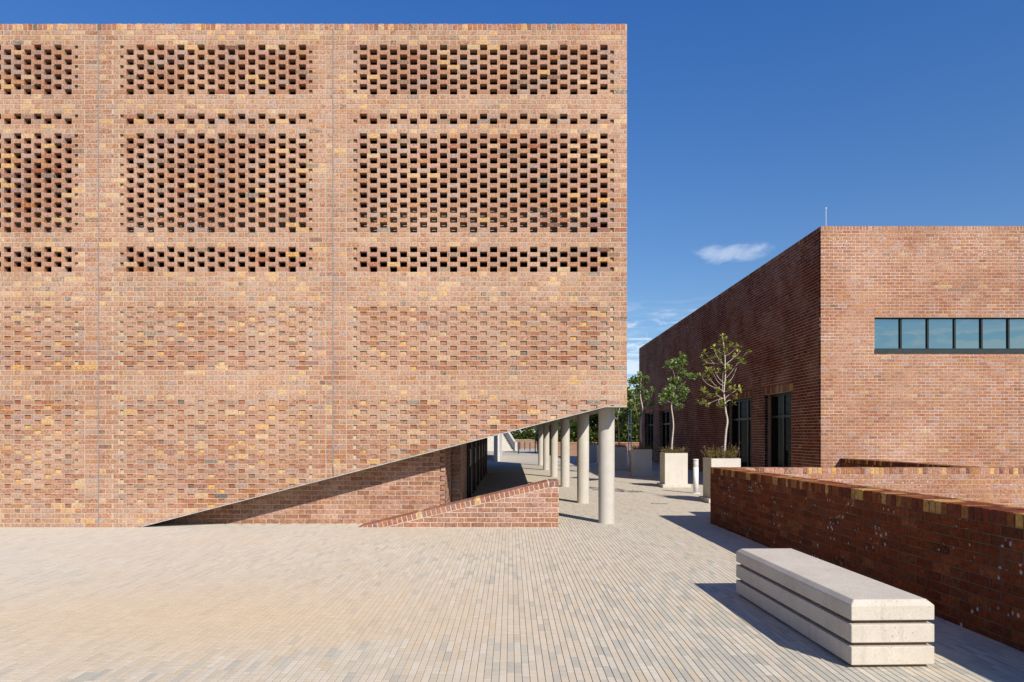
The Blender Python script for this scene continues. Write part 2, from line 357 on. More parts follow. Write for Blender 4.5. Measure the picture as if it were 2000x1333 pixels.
def brick_mesh(name, w, h, d, mat, col, par, variant):
    key = (round(w, 3), round(h, 3), round(d, 3), mat.name, col, par, variant)
    if key in CACHE: return CACHE[key]
    me = bpy.data.meshes.new(name)
    v, f = brick_verts([(-w/2, -h/2), (w/2, -h/2), (w/2, h/2), (-w/2, h/2)], 0.0, d, 0.0035, variant)
    me.from_pydata(v, [], f); me.materials.append(mat)
    for an, cc in (('bc', (*col, 1)), ('bp', par)):
        a = me.color_attributes.new(an, 'FLOAT_COLOR', 'POINT'); a.data.foreach_set('color', np.tile(np.array(cc, dtype=np.float32), len(v)))
    CACHE[key] = me; return me
def brick_verts(poly, front, depth, ch, variant=0):
    # local x = u, z = v, y into the wall; front ring inset by a chamfer with slightly worn corners
    n = len(poly); cx = sum(p[0] for p in poly)/n; cy = sum(p[1] for p in poly)/n
    v = []
    for (x, z) in poly: v.append((x, front+depth, z))
    for (x, z) in poly: v.append((x, front+ch, z))
    r = random.Random(variant*31+5)
    for (x, z) in poly:
        e = ch*(0.7+r.random()*1.1)
        v.append((x-math.copysign(min(e, abs(x-cx)*0.6), x-cx), front, z-math.copysign(min(e, abs(z-cy)*0.6), z-cy)))
    f = []
    for k in range(n):
        j = (k+1) % n
        f.append((k, j, n+j, n+k)); f.append((n+k, n+j, 2*n+j, 2*n+k))
    f.append(tuple(range(2*n, 3*n)))
    return v, f
class Field:
    def __init__(s, root, mat, mort, limit=300, part='brick', rest='brickwork'):
        s.root = root; s.mat = mat; s.mort = mort; s.limit = limit; s.items = []; s.m = Geo(); s.part = part; s.rest = rest; s.smear = 0.5
    def frame(s, O, U, V):
        s.O = Vector(O); s.U = Vector(U).normalized(); s.V = Vector(V).normalized(); s.Nn = s.U.cross(s.V); s.fid = (s.O, s.U, s.V, s.Nn)
        return s
    def add(s, poly, pal, depth=0.106, front=0.0, rib=0.0, eff=0.0, jit=0.0015, rect=True, part=None, col=None, noparts=False, sm=None):
        if sm is None: sm = s.smear
        if not poly: return
        ci = pick(pal) if col is None else col
        r = rnd.random()
        us = [p[0] for p in poly]; vs = [p[1] for p in poly]
        c = s.O + s.U*(sum(us)/len(us)) + s.V*(sum(vs)/len(vs))
        to = (Vector((0, 0, 1.59))-c); dist = to.length; facing = max(0.0, to.normalized().dot(s.Nn))
        # inside the picture?
        inn = c.y > 0.3 and -1010 < c.x/c.y*1333 < 1020 and -500 < (c.z-1.59)/c.y*1333 < 865
        w = max(us)-min(us); h = max(vs)-min(vs)
        score = w*h*facing/dist**2 if (inn and rect and not noparts) else -1
        s.items.append([score, s.fid, poly, PAL[pal][ci][0], depth, front + rnd.uniform(-jit, jit), (round(rib, 1), round(eff*2)/2, round(r*5)/5, sm), part or s.part, rect, w, h])
    def mortar(s, poly, front=0.004, depth=0.09):
        if not poly: return
        O, U, V, Nn = s.fid
        s.m.prism([O+U*p[0]+V*p[1]-Nn*front for p in poly], -Nn*depth)
    def finish(s, mortar_name='mortar'):
        by = {}
        for it in s.items: by.setdefault(it[7], []).append(it)
        rest = []
        for pn, its in by.items():
            its.sort(key=lambda t: -t[0])
            for k, it in enumerate(its):
                if k < s.limit and it[0] > 0:
                    sc, (O, U, V, Nn), poly, col, depth, front, par, _, _, w, h = it
                    cu = sum(p[0] for p in poly)/4; cv = sum(p[1] for p in poly)/4
                    mw = round(w, 3); me = brick_mesh(pn, w, h, depth, s.mat, col, par, rnd.randrange(3))
                    c = O+U*cu+V*cv-Nn*front
                    Mx = Matrix((( U.x, -Nn.x, V.x, c.x), (U.y, -Nn.y, V.y, c.y), (U.z, -Nn.z, V.z, c.z), (0, 0, 0, 1)))
                    link(pn, me, s.root, Mx)
                else: rest.append(it)
        if rest:
            V_, F_, A, B = [], [], [], []
            for q, it in enumerate(rest):
                sc, (O, U, V, Nn), poly, col, depth, front, par, *_ = it
                v, f = brick_verts(poly, front, depth, 0.0035, q % 7)
                b = len(V_)
                ox, oy, oz = O; ux, uy, uz = U; vx, vy, vz = V; nx, ny, nz = Nn
                for (x, y, z) in v: V_.append((ox+ux*x+vx*z-nx*y, oy+uy*x+vy*z-ny*y, oz+uz*x+vz*z-nz*y))
                F_ += [tuple(b+i for i in ff) for ff in f]
                A += [(*col, 1)]*len(v); B += [par]*len(v)
            me = bpy.data.meshes.new(s.rest); me.from_pydata(V_, [], F_); me.materials.append(s.mat)
            for an, d in (('bc', A), ('bp', B)):
                a = me.color_attributes.new(an, 'FLOAT_COLOR', 'POINT'); a.data.foreach_set('color', np.array(d, dtype=np.float32).ravel())
            o = link(s.rest, me, s.root, Matrix.Identity(4)); o['kind'] = 'stuff'
        if s.m.v: s.m.build(mortar_name, s.mort, s.root)
BH, CO = 0.075, 0.085
def rectp(u0, u1, v0, v1): return [(u0, v0), (u1, v0), (u1, v1), (u0, v1)]
def stretcher_rows(F, u0, u1, v0, rows, pal, eff=lambda u, k: 0, lines=(), holes=(), start=0, rib=lambda u, k: 0, part=None, depth=0.106, headers=0.06):
    """running bond from u0 to u1, rows upward from v0; holes: (ua, ub, va, vb) openings"""
    for k in range(rows):
        vb = v0+k*CO; vt = vb+BH
        iv = [(u0, u1)]
        for (a, b, c, d) in holes:
            if vb+0.04 > c and vb+0.04 < d:
                niv = []
                for (p, q) in iv:
                    if b <= p or a >= q: niv.append((p, q)); continue
                    if a > p: niv.append((p, a))
                    if b < q: niv.append((b, q))
                iv = niv
        for (p, q) in iv:
            mp = clip(rectp(p, q, vb-0.010, vt), lines) if lines else rectp(p, q, vb-0.010, vt)
            F.mortar(mp)
            off = ((k+start) % 2)*0.116
            i0 = math.floor((p-u0+off)/0.232)
            x = u0-off+i0*0.232
            while x < q-0.012:
                a = max(x, p) + (0.0 if x > p else 0.0); b = min(x+0.222, q)
                if b-a > 0.018:
                    a += rnd.uniform(-.0015, .0015) if a > p else 0
                    poly = rectp(a, b, vb+rnd.uniform(-.001, .001), vt+rnd.uniform(-.001, .001)); cut = False
                    if lines:
                        pc = clip(poly, lines); cut = pc != poly; poly = pc
                    F.add(poly, pal, rect=not cut, eff=eff((a+b)/2, k), rib=rib((a+b)/2, k), part=part, depth=depth)
                x += 0.232

# ================================================================== PAVING (setting)
Geo().face([(-900, -300, -0.02), (900, -300, -0.02), (900, 900, -0.02), (-900, 900, -0.02)]).build(
    'ground', plain('dry_ground', (0.30, 0.25, 0.18), (0.40, 0.34, 0.25), 0.4))['kind'] = 'structure'
D = 11.77
# joint bed: the left of the square is sanded nearly flush, the right has open joints
pav = Geo()
for (xa, za, xb, zb) in ((-14, -.0026, -1.6, -.0026), (-1.6, -.0026, 1.4, -.0068), (1.4, -.0068, 16, -.0068)):
    pav.face([(xa, 2.2, za), (xb, 2.2, zb), (xb, 30.3, zb), (xa, 30.3, za)])
pav = pav.build('pavement', M_bed)
pav['kind'] = 'structure'
g = Geo().face([(-14, 30.3, -0.004), (40, 30.3, -0.004), (40, 90, -0.004), (-14, 90, -0.004)])
g.build('far_pavement', M_far)['kind'] = 'structure'

npr = np.random.RandomState(3)
PW, PL = 0.0505, 0.228
base_c = np.array([(0.67, 0.595, 0.475), (0.65, 0.58, 0.465), (0.70, 0.635, 0.525), (0.60, 0.54, 0.43), (0.65, 0.55, 0.40), (0.55, 0.525, 0.445), (0.48, 0.47, 0.405), (0.70, 0.56, 0.38)])
def smooth_noise(x, y):
    return 0.5+0.25*np.sin(x*0.9+1.3*np.sin(y*0.7+0.4))+0.25*np.sin(y*1.1+x*0.5+1.7*np.sin(x*0.37))
xs, ys = [], []
for i in range(int(-10.5/PW), int(9.6/PW)):
    x = i*PW; off = npr.rand()*PL if i % 1 == 0 else 0
    off = npr.uniform(0, PL)
    y0 = max(2.6, (-x-0.9)/0.76 if x < 0 else 2.6, (x-0.5)/0.76 if x > 0 else 2.6)
    y1 = (D+0.12 if x < -6.5 else D+0.45) if x < -1.3 else 30.3
    if x > 4.4: y0 = max(y0, 12.5)
    yy = np.arange(math.floor(y0/PL)*PL+off, y1, PL)
    xs.append(np.full(len(yy), x)); ys.append(yy)
X = np.concatenate(xs); Y = np.concatenate(ys); n = len(X)
grey = np.clip(0.12 + 0.34*np.clip((X+1.4)/3.0, 0, 1)*np.clip((8.5-Y)/4, 0, 1) + 0.20*(smooth_noise(X*1.3, Y)-0.5) + 0.10*(X < -4.5), 0.04, 0.6)
warm = np.exp(-(((X+2.6)/2.6)**2+((Y-5.9)/1.3)**2))
r = npr.rand(n)
ci = np.where(r < grey*0.55, 5, np.where(r < grey, 6, -1))
r2 = npr.rand(n)
wc = np.where(r2 < 0.3, 0, np.where(r2 < 0.55, 1, np.where(r2 < 0.78, 2, np.where(r2 < 0.9, 3, 4))))
ci = np.where(ci < 0, wc, ci)
cc = base_c[ci]*(1+npr.uniform(-0.05, 0.05, (n, 1)))
fade = np.clip(0.30+0.45*np.clip((-X-1.5)/4, 0, 1)+0.25*np.clip((Y-8)/5, 0, 1), 0, 0.8)[:, None]*0.75; cool = (np.clip((-X-1.0)/4, 0, 1)*np.clip((Y-6.0)/3, 0, 1))[:, None]   # paler, evener tone to the left and back, cooler at back left
cc = cc*(1-fade)+(np.array([0.665, 0.61, 0.515])*(1-cool)+np.array([0.665, 0.625, 0.565])*cool)*fade
cc = cc*(1-0.7*warm[:, None])+np.array([0.74, 0.57, 0.38])*0.7*warm[:, None]
dist = np.hypot(X, Y)
inn = (np.abs(X)/Y*1333 < 990) & (1.59/Y*1333 < 478) & (Y > 4.42)
order = np.argsort(np.where(inn, dist, 1e9)); single = np.zeros(n, bool); single[order[:300]] = True
# joined pavers
J = ~single; Xj, Yj, cj = X[J], Y[J], cc[J]; m_ = len(Xj)
hw = PW/2-0.0018+npr.uniform(-.0006, .0006, m_); hl = PL/2-0.0006+npr.uniform(-.0004, .0004, m_); zt = npr.uniform(-0.0012, 0.0, m_)
ch = 0.0022
vv = np.zeros((m_, 12, 3), np.float32)
for k, (sx, sy) in enumerate(((-1, -1), (1, -1), (1, 1), (-1, 1))):
    vv[:, k] = np.stack([Xj+sx*hw, Yj+sy*hl, np.full(m_, -0.02)], 1)
    vv[:, 4+k] = np.stack([Xj+sx*hw, Yj+sy*hl, zt-ch], 1)
    vv[:, 8+k] = np.stack([Xj+sx*(hw-ch), Yj+sy*(hl-0.0006), zt], 1)
fq = []
for k in range(4):
    j = (k+1) % 4; fq += [(k, j, 4+j, 4+k), (4+k, 4+j, 8+j, 8+k)]
fq.append((8, 9, 10, 11)); fq = np.array(fq)
F_ = (fq[None]+(np.arange(m_)*12)[:, None, None]).reshape(-1, 4)
me = bpy.data.meshes.new('paving_stones'); me.vertices.add(m_*12); me.vertices.foreach_set('co', vv.ravel())
me.loops.add(F_.size); me.loops.foreach_set('vertex_index', F_.ravel().astype(np.int32))
me.polygons.add(len(F_)); me.polygons.foreach_set('loop_start', np.arange(0, F_.size, 4, dtype=np.int32)); me.polygons.foreach_set('loop_total', np.full(len(F_), 4, np.int32))
me.update(calc_edges=True); me.validate(); me.shade_flat()
a = me.color_attributes.new('bc', 'FLOAT_COLOR', 'POINT'); a.data.foreach_set('color', np.repeat(np.concatenate([cj, np.ones((m_, 1))], 1), 12, axis=0).astype(np.float32).ravel())
me.materials.append(M_paver); o = link('paving_stones', me, pav); o['kind'] = 'stuff'
# single pavers
PC = {}
for i in np.nonzero(single)[0]:
    key = (int(ci[i]), int(i) % 2)
    if key not in PC:
        mp = bpy.data.meshes.new('paver'); w_, l_ = PW/2-0.0018, PL/2-0.0006
        v = [(-w_, -l_, -.02), (w_, -l_, -.02), (w_, l_, -.02), (-w_, l_, -.02), (-w_, -l_, -ch), (w_, -l_, -ch), (w_, l_, -ch), (-w_, l_, -ch),
             (-w_+ch, -l_+.0006, 0), (w_-ch, -l_+.0006, 0), (w_-ch, l_-.0006, 0), (-w_+ch, l_-.0006, 0)]
        mp.from_pydata(v, [], [tuple(int(t) for t in f) for f in fq]); mp.materials.append(M_paver)
        a = mp.color_attributes.new('bc', 'FLOAT_COLOR', 'POINT')
        c = base_c[ci[i]]*(0.97 if key[1] else 1.03); c = c*0.84+np.array([0.665, 0.61, 0.515])*0.16
        a.data.foreach_set('color', np.tile(np.array((*c, 1), dtype=np.float32), 12))
        PC[key] = mp
    link('paver', PC[key], pav, Matrix.Translation((float(X[i]), float(Y[i]), -0.001*float(npr.rand()))))

# ================================================================== BUILDING WITH LATTICE FACADE
B1 = thing('brick_building', 'large pale red brick building with perforated lattice panels above a slanting underside', 'building', (-3, D, 0))
F = Field(B1, M_face, M_mortar); F.frame((0, D, 0), (1, 0, 0), (0, 0, 1))
SC = 113.25
def fx(px): return (px-997)/SC
TOPZ = 1.59+(850-47)/SC                     # 8.68
ROW0 = TOPZ-0.11                            # top of course 0
SL = 0.2586; SX = fx(276)
FLAT = 2.076
def slines(off=0.0):
    return [(-SL, 1.0, -(0.005-SL*SX)-off)]
RIGHT = fx(1224.5); LEFT = -11.3
# the flat part: keep v >= min(line, FLAT)  -> treated by clipping each piece on its own side of the knee
KNEE = (FLAT-0.005)/SL+SX
def smear_of(k, u):
    t = rowtype(k)
    b = {'hole': 0.3, 'recess': 0.45, 'solid': 0.9}[t]
    if k > 84: b -= 0.15
    if 49 <= k <= 55: b = 1.1
    return round(b, 2)
def put(u0, u1, k, pal, rib=0, front=0.0, kind='solid', eff=0, sm=None):
    vt = ROW0-k*CO-0.005; vb = vt-BH
    poly = rectp(u0+rnd.uniform(-.001, .001), u1+rnd.uniform(-.001, .001), vb+rnd.uniform(-.0008, .0008), vt+rnd.uniform(-.0008, .0008)); cut = False
    if vb < FLAT+0.06:
        lines = slines(0.012) if u0 < KNEE else [(0, 1, -FLAT-0.012)]
        pc = clip(poly, lines); cut = pc != poly; poly = pc
    if poly and min(p[1] for p in poly) < -0.0:
        poly = clip(poly, [(0, 1, 0)]); cut = True
    F.add(poly, pal, rect=not cut, rib=rib, front=front, eff=eff, sm=smear_of(k, u0) if sm is None else sm)
ODD, EVEN = 1, 0
PANELS = [
  dict(x0=fx(650)+0.008, x1=RIGHT, odd=[fx(709.6+i*39.14) for i in range(13)], even=[fx(729.2+i*39.14) for i in range(12)], nl=EVEN, nr=EVEN),
  dict(x0=fx(192.5)+0.008, x1=fx(650)-0.008, odd=[fx(273.9+i*39.56) for i in range(9)], even=[fx(254.1+i*39.56) for i in range(9)], nl=ODD, nr=EVEN),
  dict(x0=LEFT, x1=fx(192.5)-0.008, odd=[fx(112.9-(8-i)*39.4) for i in range(9)], even=[fx(132.7-(8-i)*39.4) for i in range(9)], nl=EVEN, nr=ODD)]
def rowtype(k):
    if 3 <= k <= 12 or k in (17, 18) or 21 <= k <= 40 or 44 <= k <= 48: return 'hole'
    if 56 <= k <= 68 or 75 <= k <= 96: return 'recess'
    return 'solid'
HB, HH = 0.053, 0.063
def run(u0, u1, k, off):
    x = u0-(0.116 if off else 0)
    while x < u1-0.015:
        a = max(x, u0); b = min(x+0.222, u1)
        if b-a > 0.02: put(a, b, k, 'face', rib=1.0 if rnd.random() < 0.22 and (b > u1-0.5) else 0, eff=0.5 if (k < 12 and rnd.random() < 0.10) else 0, sm=0.8 if k < 60 else 0.6)
        x += 0.232
NR = 101
solid_iv = []                                 # per panel, per row solid intervals (for the bed joints)
for P_ in PANELS:
    rows_iv = []
    x0, x1 = P_['x0'], P_['x1']
    for k in range(NR):
        t = rowtype(k); par = ODD if k % 2 else EVEN
        C_ = P_['odd'] if par == ODD else P_['even']
        pitch = C_[1]-C_[0]
        left_st = C_[0]-HH-(pitch-2*HH); right_st = C_[-1]+HH+(pitch-2*HH)
        iv = []
        ls, rs = left_st, right_st
        notchl = t != 'solid' and P_['nl'] == par; notchr = t != 'solid' and P_['nr'] == par
        fr = 0.04 if t == 'hole' else 0.030
        ribbed = lambda: 1.0 if rnd.random() < (0.92 if t != 'recess' else 0.55) else 0.0
        put(ls, C_[0]-HH, k, 'face', rib=ribbed())
        put(C_[-1]+HH, rs, k, 'face', rib=ribbed())
        for i, c in enumerate(C_):
            if t == 'solid': put(c-HB, c+HB, k, 'head', eff=0.5 if rnd.random() < 0.02 else 0)
            elif t == 'recess': put(c-HB-0.004, c+HB+0.004, k, 'head', front=0.023)
            if i < len(C_)-1: put(c+HH, C_[i+1]-HH, k, 'face', rib=ribbed())
        # pier bricks; the toothed end brick sits back where the photo shows a notch
        if notchl: put(ls-0.062, ls-0.006, k, 'head', front=fr); run(x0, ls-0.072, k, par)
        else: run(x0, ls-0.010, k, par)
        if notchr: put(rs+0.006, rs+0.062, k, 'head', front=fr); P_rs = rs+0.072
        else: P_rs = rs+0.010
        run(P_rs, x1, k, par)
        if t == 'hole':
            edges = [x0]
            for c in C_: edges += [c-HH, c+HH]
            edges.append(x1)
            iv = [(edges[2*i], edges[2*i+1]) for i in range(len(edges)//2)]
        else: iv = [(x0, x1)]
        rows_iv.append((t, iv, notchl, notchr, ls, rs, C_))
    for k in range(NR):
        t, iv, nl_, nr_, ls, rs, C_ = rows_iv[k]
        vt = ROW0-k*CO-0.005; vb = vt-BH
        def mort(a, b, lo, hi, fr):
            poly = rectp(a, b, lo, hi)
            if lo < FLAT+0.06:
                if a < KNEE < b:
                    F.mortar(clip(rectp(a, KNEE, lo, hi), slines(0.012)+[(0, 1, 0)]), fr); F.mortar(clip(rectp(KNEE, b, lo, hi), [(0, 1, -FLAT-0.012)]), fr); return
                poly = clip(poly, (slines(0.012) if a < KNEE else [(0, 1, -FLAT-0.012)])+[(0, 1, 0)])
            F.mortar(poly, fr, 0.1-fr)
        def cutiv(iv_, cuts):
            for (p, q) in cuts:
                niv = []
                for (a, b) in iv_:
                    if q <= a or p >= b: niv.append((a, b)); continue
                    if a < p: niv.append((a, p))
                    if b > q: niv.append((q, b))
                iv_ = niv
            return iv_
        cuts = []
        if t == 'recess': cuts = [(c-HH+0.004, c+HH-0.004) for c in C_]
        if nl_: cuts.append((ls-0.066, ls-0.002))
        if nr_: cuts.append((rs+0.002, rs+0.066))
        if t == 'hole':
            # inside the lattice the stretchers stand free: only mortar in the piers
            mort(iv[0][0], C_[0]-HH-0.03 if not nl_ else ls-0.066, vb, vt, 0.003); mort(C_[-1]+HH+0.03 if not nr_ else rs+0.066, iv[-1][1], vb, vt, 0.003)
        else:
            for (a, b) in cutiv(iv, cuts): mort(a, b, vb, vt, 0.003)
        for (a, b) in cuts: mort(a, b, vb-0.002, vt+0.002, 0.048 if t == 'hole' else 0.029)
        # bed joint below
        nxt = rows_iv[k+1][1] if k < NR-1 else iv
        for (a, b) in iv:
            for (c, d) in nxt:
                lo, hi = max(a, c), min(b, d)
                if hi-lo > 0.005: mort(lo, hi, vb-0.010, vb, 0.0035)
# soldier course along the top
x = LEFT; 
while x < RIGHT-0.03:
    b = min(x+0.0752, RIGHT)
    F.add(rectp(x, b, ROW0+0.002, TOPZ+rnd.uniform(-.003, .003)), 'head', part='coping_brick', depth=0.22, eff=0.5 if rnd.random() < .04 else 0); x += 0.0852
F.mortar(rectp(LEFT, RIGHT, ROW0-0.004, TOPZ-0.006), 0.004, 0.2)
# wall set back behind the slanting edge
YW = 12.25; XW = -1.17
F.smear = 0.30
F.frame((0, YW, 0), (1, 0, 0), (0, 0, 1))
stretcher_rows(F, SX-0.1, XW, 0.004, 25, 'ramp', lines=[(-SL*-1, -1.0, (0.005-SL*SX)+0.10), (0, -1, FLAT+0.3)], eff=lambda u, k: 0)
F.frame((XW, 0, 0), (0, 1, 0), (0, 0, 1))
stretcher_rows(F, YW+0.004, 13.56, 0.004, 24, 'ramp')
F.frame((0, 13.565, 0), (1, 0, 0), (0, 0, 1))
stretcher_rows(F, XW+0.01, -0.99, 0.004, 24, 'ramp', part='pier_brick')
F.frame((-0.985, 0, 0), (0, 1, 0), (0, 0, 1))
stretcher_rows(F, 13.57, 15.4, 0.004, 24, 'ramp', part='pier_brick')
F.limit = 300
F.finish()
# expansion joints
for px, zb in ((650, 1.03), (192.5, 0.0)):
    x = fx(px); Geo().box(x-0.0075, x+0.0075, D-0.003, D+0.06, zb if px == 650 else 0.001, ROW0-0.012).build('expansion_joint', M_joint, B1)
# body
def yz(x): return 0.005+SL*(x-SX)
g = Geo()
# slanting underside and its trim, flat soffit
p0 = (SX, yz(SX)); p1 = (KNEE, FLAT)
g.prism([(p0[0], D+0.107, p0[1]+0.004), (p1[0], D+0.107, p1[1]+0.004), (p1[0], D+0.107, p1[1]+0.11), (p0[0]+0.05, D+0.107, p0[1]+0.09)], (0, YW-D-0.109, 0))
g.build('slanted_soffit', M_soffit, B1)
Geo().prism([(KNEE, D+0.107, FLAT+0.004), (RIGHT-0.004, D+0.107, FLAT+0.004), (RIGHT-0.004, D+0.107, FLAT+0.11), (KNEE, D+0.107, FLAT+0.11)], (0, 0.51, 0)).build('soffit_lip', M_soffit, B1)
Geo().prism([(XW-0.02, YW+0.01, yz(XW)+0.004), (KNEE, YW+0.01, FLAT+0.004), (KNEE, YW+0.01, FLAT+0.10), (XW-0.02, YW+0.01, yz(XW)+0.10)], (0, 0.25, 0)).build('stair_soffit', M_soffit, B1)
Geo().prism([(p0[0], D-0.006, p0[1]-0.004), (p1[0], D-0.006, p1[1]-0.004), (p1[0], D-0.006, p1[1]+0.010), (p0[0], D-0.006, p0[1]+0.010)], (0, 0.113, 0)).build('edge_trim', M_trim, B1)
Geo().prism([(p1[0]+0.002, D-0.006, FLAT-0.006), (RIGHT+0.004, D-0.006, FLAT-0.006), (RIGHT+0.004, D-0.006, FLAT+0.010), (p1[0]+0.002, D-0.006, FLAT+0.010)], (0, 0.113, 0)).build('edge_trim', M_trim, B1)
BY1 = 36.1
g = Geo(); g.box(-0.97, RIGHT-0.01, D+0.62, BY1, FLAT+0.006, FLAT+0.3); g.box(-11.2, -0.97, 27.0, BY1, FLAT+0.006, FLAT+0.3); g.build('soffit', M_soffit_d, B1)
g = Geo(); g.box(RIGHT-0.22, RIGHT-0.003, D+0.23, BY1, FLAT+0.31, TOPZ-0.01); g.build('side_wall', M_sb, B1)
g = Geo(); g.box(RIGHT-0.115, RIGHT-0.003, D+0.107, D+0.228, FLAT+0.12, TOPZ-0.12); g.build('wall_return', M_sb, B1)
g = Geo(); g.box(-11.3, RIGHT-0.23, BY1-0.2, BY1, FLAT+0.31, TOPZ-0.01); g.box(-11.3, -11.1, D+0.3, BY1-0.21, 0, TOPZ-0.01); g.build('back_wall', M_sb, B1)
g = Geo(); g.box(-11.09, RIGHT-0.23, D+0.23, BY1-0.21, TOPZ-0.29, TOPZ-0.14); g.box(-11.09, RIGHT-0.12, D+0.109, D+0.228, ROW0-2.9*CO, ROW0-0.02); g.build('roof', M_roof, B1)
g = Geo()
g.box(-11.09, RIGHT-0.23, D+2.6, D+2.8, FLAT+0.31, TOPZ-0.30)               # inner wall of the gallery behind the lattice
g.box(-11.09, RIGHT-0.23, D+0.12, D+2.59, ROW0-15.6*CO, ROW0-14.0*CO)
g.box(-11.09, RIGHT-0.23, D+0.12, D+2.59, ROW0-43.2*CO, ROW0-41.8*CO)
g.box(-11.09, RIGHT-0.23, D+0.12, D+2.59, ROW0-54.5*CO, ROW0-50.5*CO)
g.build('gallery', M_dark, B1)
g = Geo(); g.box(-4.6, RIGHT-0.6, D+0.42, D+0.52, ROW0-41.7*CO, ROW0-34.2*CO); g.box(-11.0, -3.2, D+0.50, D+0.58, ROW0-41.7*CO, ROW0-35.5*CO); g.build('inner_parapet', M_inner, B1)
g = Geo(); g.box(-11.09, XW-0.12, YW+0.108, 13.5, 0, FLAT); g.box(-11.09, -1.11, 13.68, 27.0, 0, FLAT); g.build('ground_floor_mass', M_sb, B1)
# glazed doors under the building, receding along X = -0.985
yy = 15.42; kk = 0
while yy < 26.6:
    g = Geo(); y1 = yy+1.9
    g.box(-1.10, -1.00, yy, yy+0.07, 0, FLAT); g.box(-1.10, -1.00, y1-0.07, y1, 0, FLAT); g.box(-1.10, -1.00, yy+0.92, yy+0.99, 0, FLAT); g.box(-1.10, -1.00, yy+0.07, y1-0.07, FLAT-0.1, FLAT)
    d_ = g.build('door', M_frame, B1)
    Geo().box(-1.09, -1.06, yy+0.07, yy+0.92, 0.03, FLAT-0.1).build('door_pane', M_glass_d if kk else M_wood, d_)
    Geo().box(-1.09, -1.06, yy+0.99, y1-0.07, 0.03, FLAT-0.1).build('door_pane', M_glass_d, d_)
    Geo().tube([(-0.97, yy+0.86, 0.85), (-0.95, yy+0.86, 0.88), (-0.95, yy+0.86, 1.22), (-0.97, yy+0.86, 1.25)], [0.012]*4, 6).build('door_handle', M_white, d_)
    Geo().box(-1.10, -0.985, y1+0.002, y1+0.33, 0, FLAT).build('door_pier', M_sb, B1)
    yy += 2.235; kk += 1
# columns
for (x, y, rad) in ((1.738, 12.36, .145), (1.70, 16.0, .140), (1.68, 21.0, .140), (1.66, 25.9, .142), (1.63, 31.1, .142), (1.60, 35.85, .142)):
    g = Geo(); g.tube([(x, y, -0.01), (x, y, FLAT+0.02)], [rad]*2, 40, False)
    g.build('column', M_conc, B1, smooth=True)
Geo().box(-1.0, -0.66, 40.9, 53.0, 0, 3.0).build('fin_wall', M_white, B1)
Geo().box(-2.05, -1.78, 44.5, 53.0, 0, 3.0).build('fin_wall', M_white, B1)

# ================================================================== RAMP PARAPET
RW = thing('ramp_parapet', 'low triangular red brick parapet with slanting brick coping beside the columns', 'brick wall', (-0.9, D, 0))
F = Field(RW, M_red_shaded, M_mortar_ramp); F.smear = 0.25; F.mat = brick_material('ramp_brick', (0.66, 0.54, 0.42), 0.40)
F.frame((0, D-0.012, 0), (1, 0, 0), (0, 0, 1))
XL, XR = fx(697), fx(1091)
HR = 0.80; XK = fx(1073)
sl = HR/(XK-XL)
ang = math.atan(sl)
cl = [(sl, -1, -sl*XL-0.115/math.cos(ang))]
stretcher_rows(F, XL, XR, 0.004, 9, 'ramp', lines=cl, start=1, depth=0.1)
# coping bricks on edge, along the slope
u = Vector((math.cos(ang), 0, math.sin(ang))); v = Vector((-math.sin(ang), 0, math.cos(ang)))
F.frame((XL, D-0.016, 0), u, v)
Ls = (XK-XL)/math.cos(ang); x = 0.02
F.mortar(clip(rectp(-0.02, Ls+0.01, -0.115, -0.008), [(math.sin(ang), math.cos(ang), 0)]), 0.004, 0.5)
while x < Ls-0.04:
    poly = rectp(x, x+0.074, -0.105, -0.001); pc = clip(poly, [(math.sin(ang), math.cos(ang), -0.002)])
    F.add(pc, 'rampcope', depth=0.49, part='coping_brick', rect=pc == poly); x += 0.0865
F.frame((0, D-0.016, 0), (1, 0, 0), (0, 0, 1))
F.mortar(rectp(XK, XR-0.006, HR-0.125, HR-0.006), 0.004, 0.48)
F.add(rectp(XK+0.010, XK+0.084, HR-0.105, HR+0.002), 'rampcope', depth=0.49, part='coping_brick')
F.add(rectp(XK+0.094, XR-0.002, HR-0.105, HR+0.002), 'rampcope', depth=0.49, part='coping_brick')
F.frame((XR, 0, 0), (0, 1, 0), (0, 0, 1)); stretcher_rows(F, D-0.006, D+0.47, 0.004, 8, 'ramp', depth=0.1)
F.finish()
Geo().prism([(XL+0.5, D+0.1, 0), (XR-0.11, D+0.1, 0), (XR-0.11, D+0.1, HR-0.13), (XK, D+0.1, HR-0.13)], (0, 0.36, 0)).build('wall_core', M_sb, RW)

# ================================================================== RIGHT-HAND HALL
B2 = thing('brick_hall', 'long flat roofed brick hall with a strip window high on its sunlit end', 'building', (8.2, 18, 0))
HX, HY, HZ = 8.215, 18.07, 7.12; HY2 = 43.6; HX2 = 17.5
F = Field(B2, M_hall, M_mortar_hall); F.smear = 0.40
F.frame((0, HY, 0), (1, 0, 0), (0, 0, 1))
wx0, wx1, wz0, wz1 = 9.638, 14.75, 3.745, 4.72
jx = (1992-997)*HY/1333
rows2 = int((HZ-0.11)/CO); z0 = HZ-0.11-rows2*CO
hole = [(wx0, wx1, wz0, wz1)]
effh = lambda u, k: (1.0 if rnd.random() < 0.35 else 0) if rows2-9 <= k <= rows2-2 else (0.5 if rnd.random() < 0.05 else 0)
stretcher_rows(F, HX, jx-0.006, z0, rows2, 'hall', eff=effh, holes=hole)
stretcher_rows(F, jx+0.006, HX2, z0, rows2, 'hall', eff=effh, holes=hole)
x = HX
while x < HX2:
    F.add(rectp(x, x+0.075, HZ-0.106, HZ), 'hall', part='coping_brick', depth=0.22, eff=0); x += 0.085
F.mortar(rectp(HX, HX2, HZ-0.115, HZ-0.005), 0.004, 0.2)
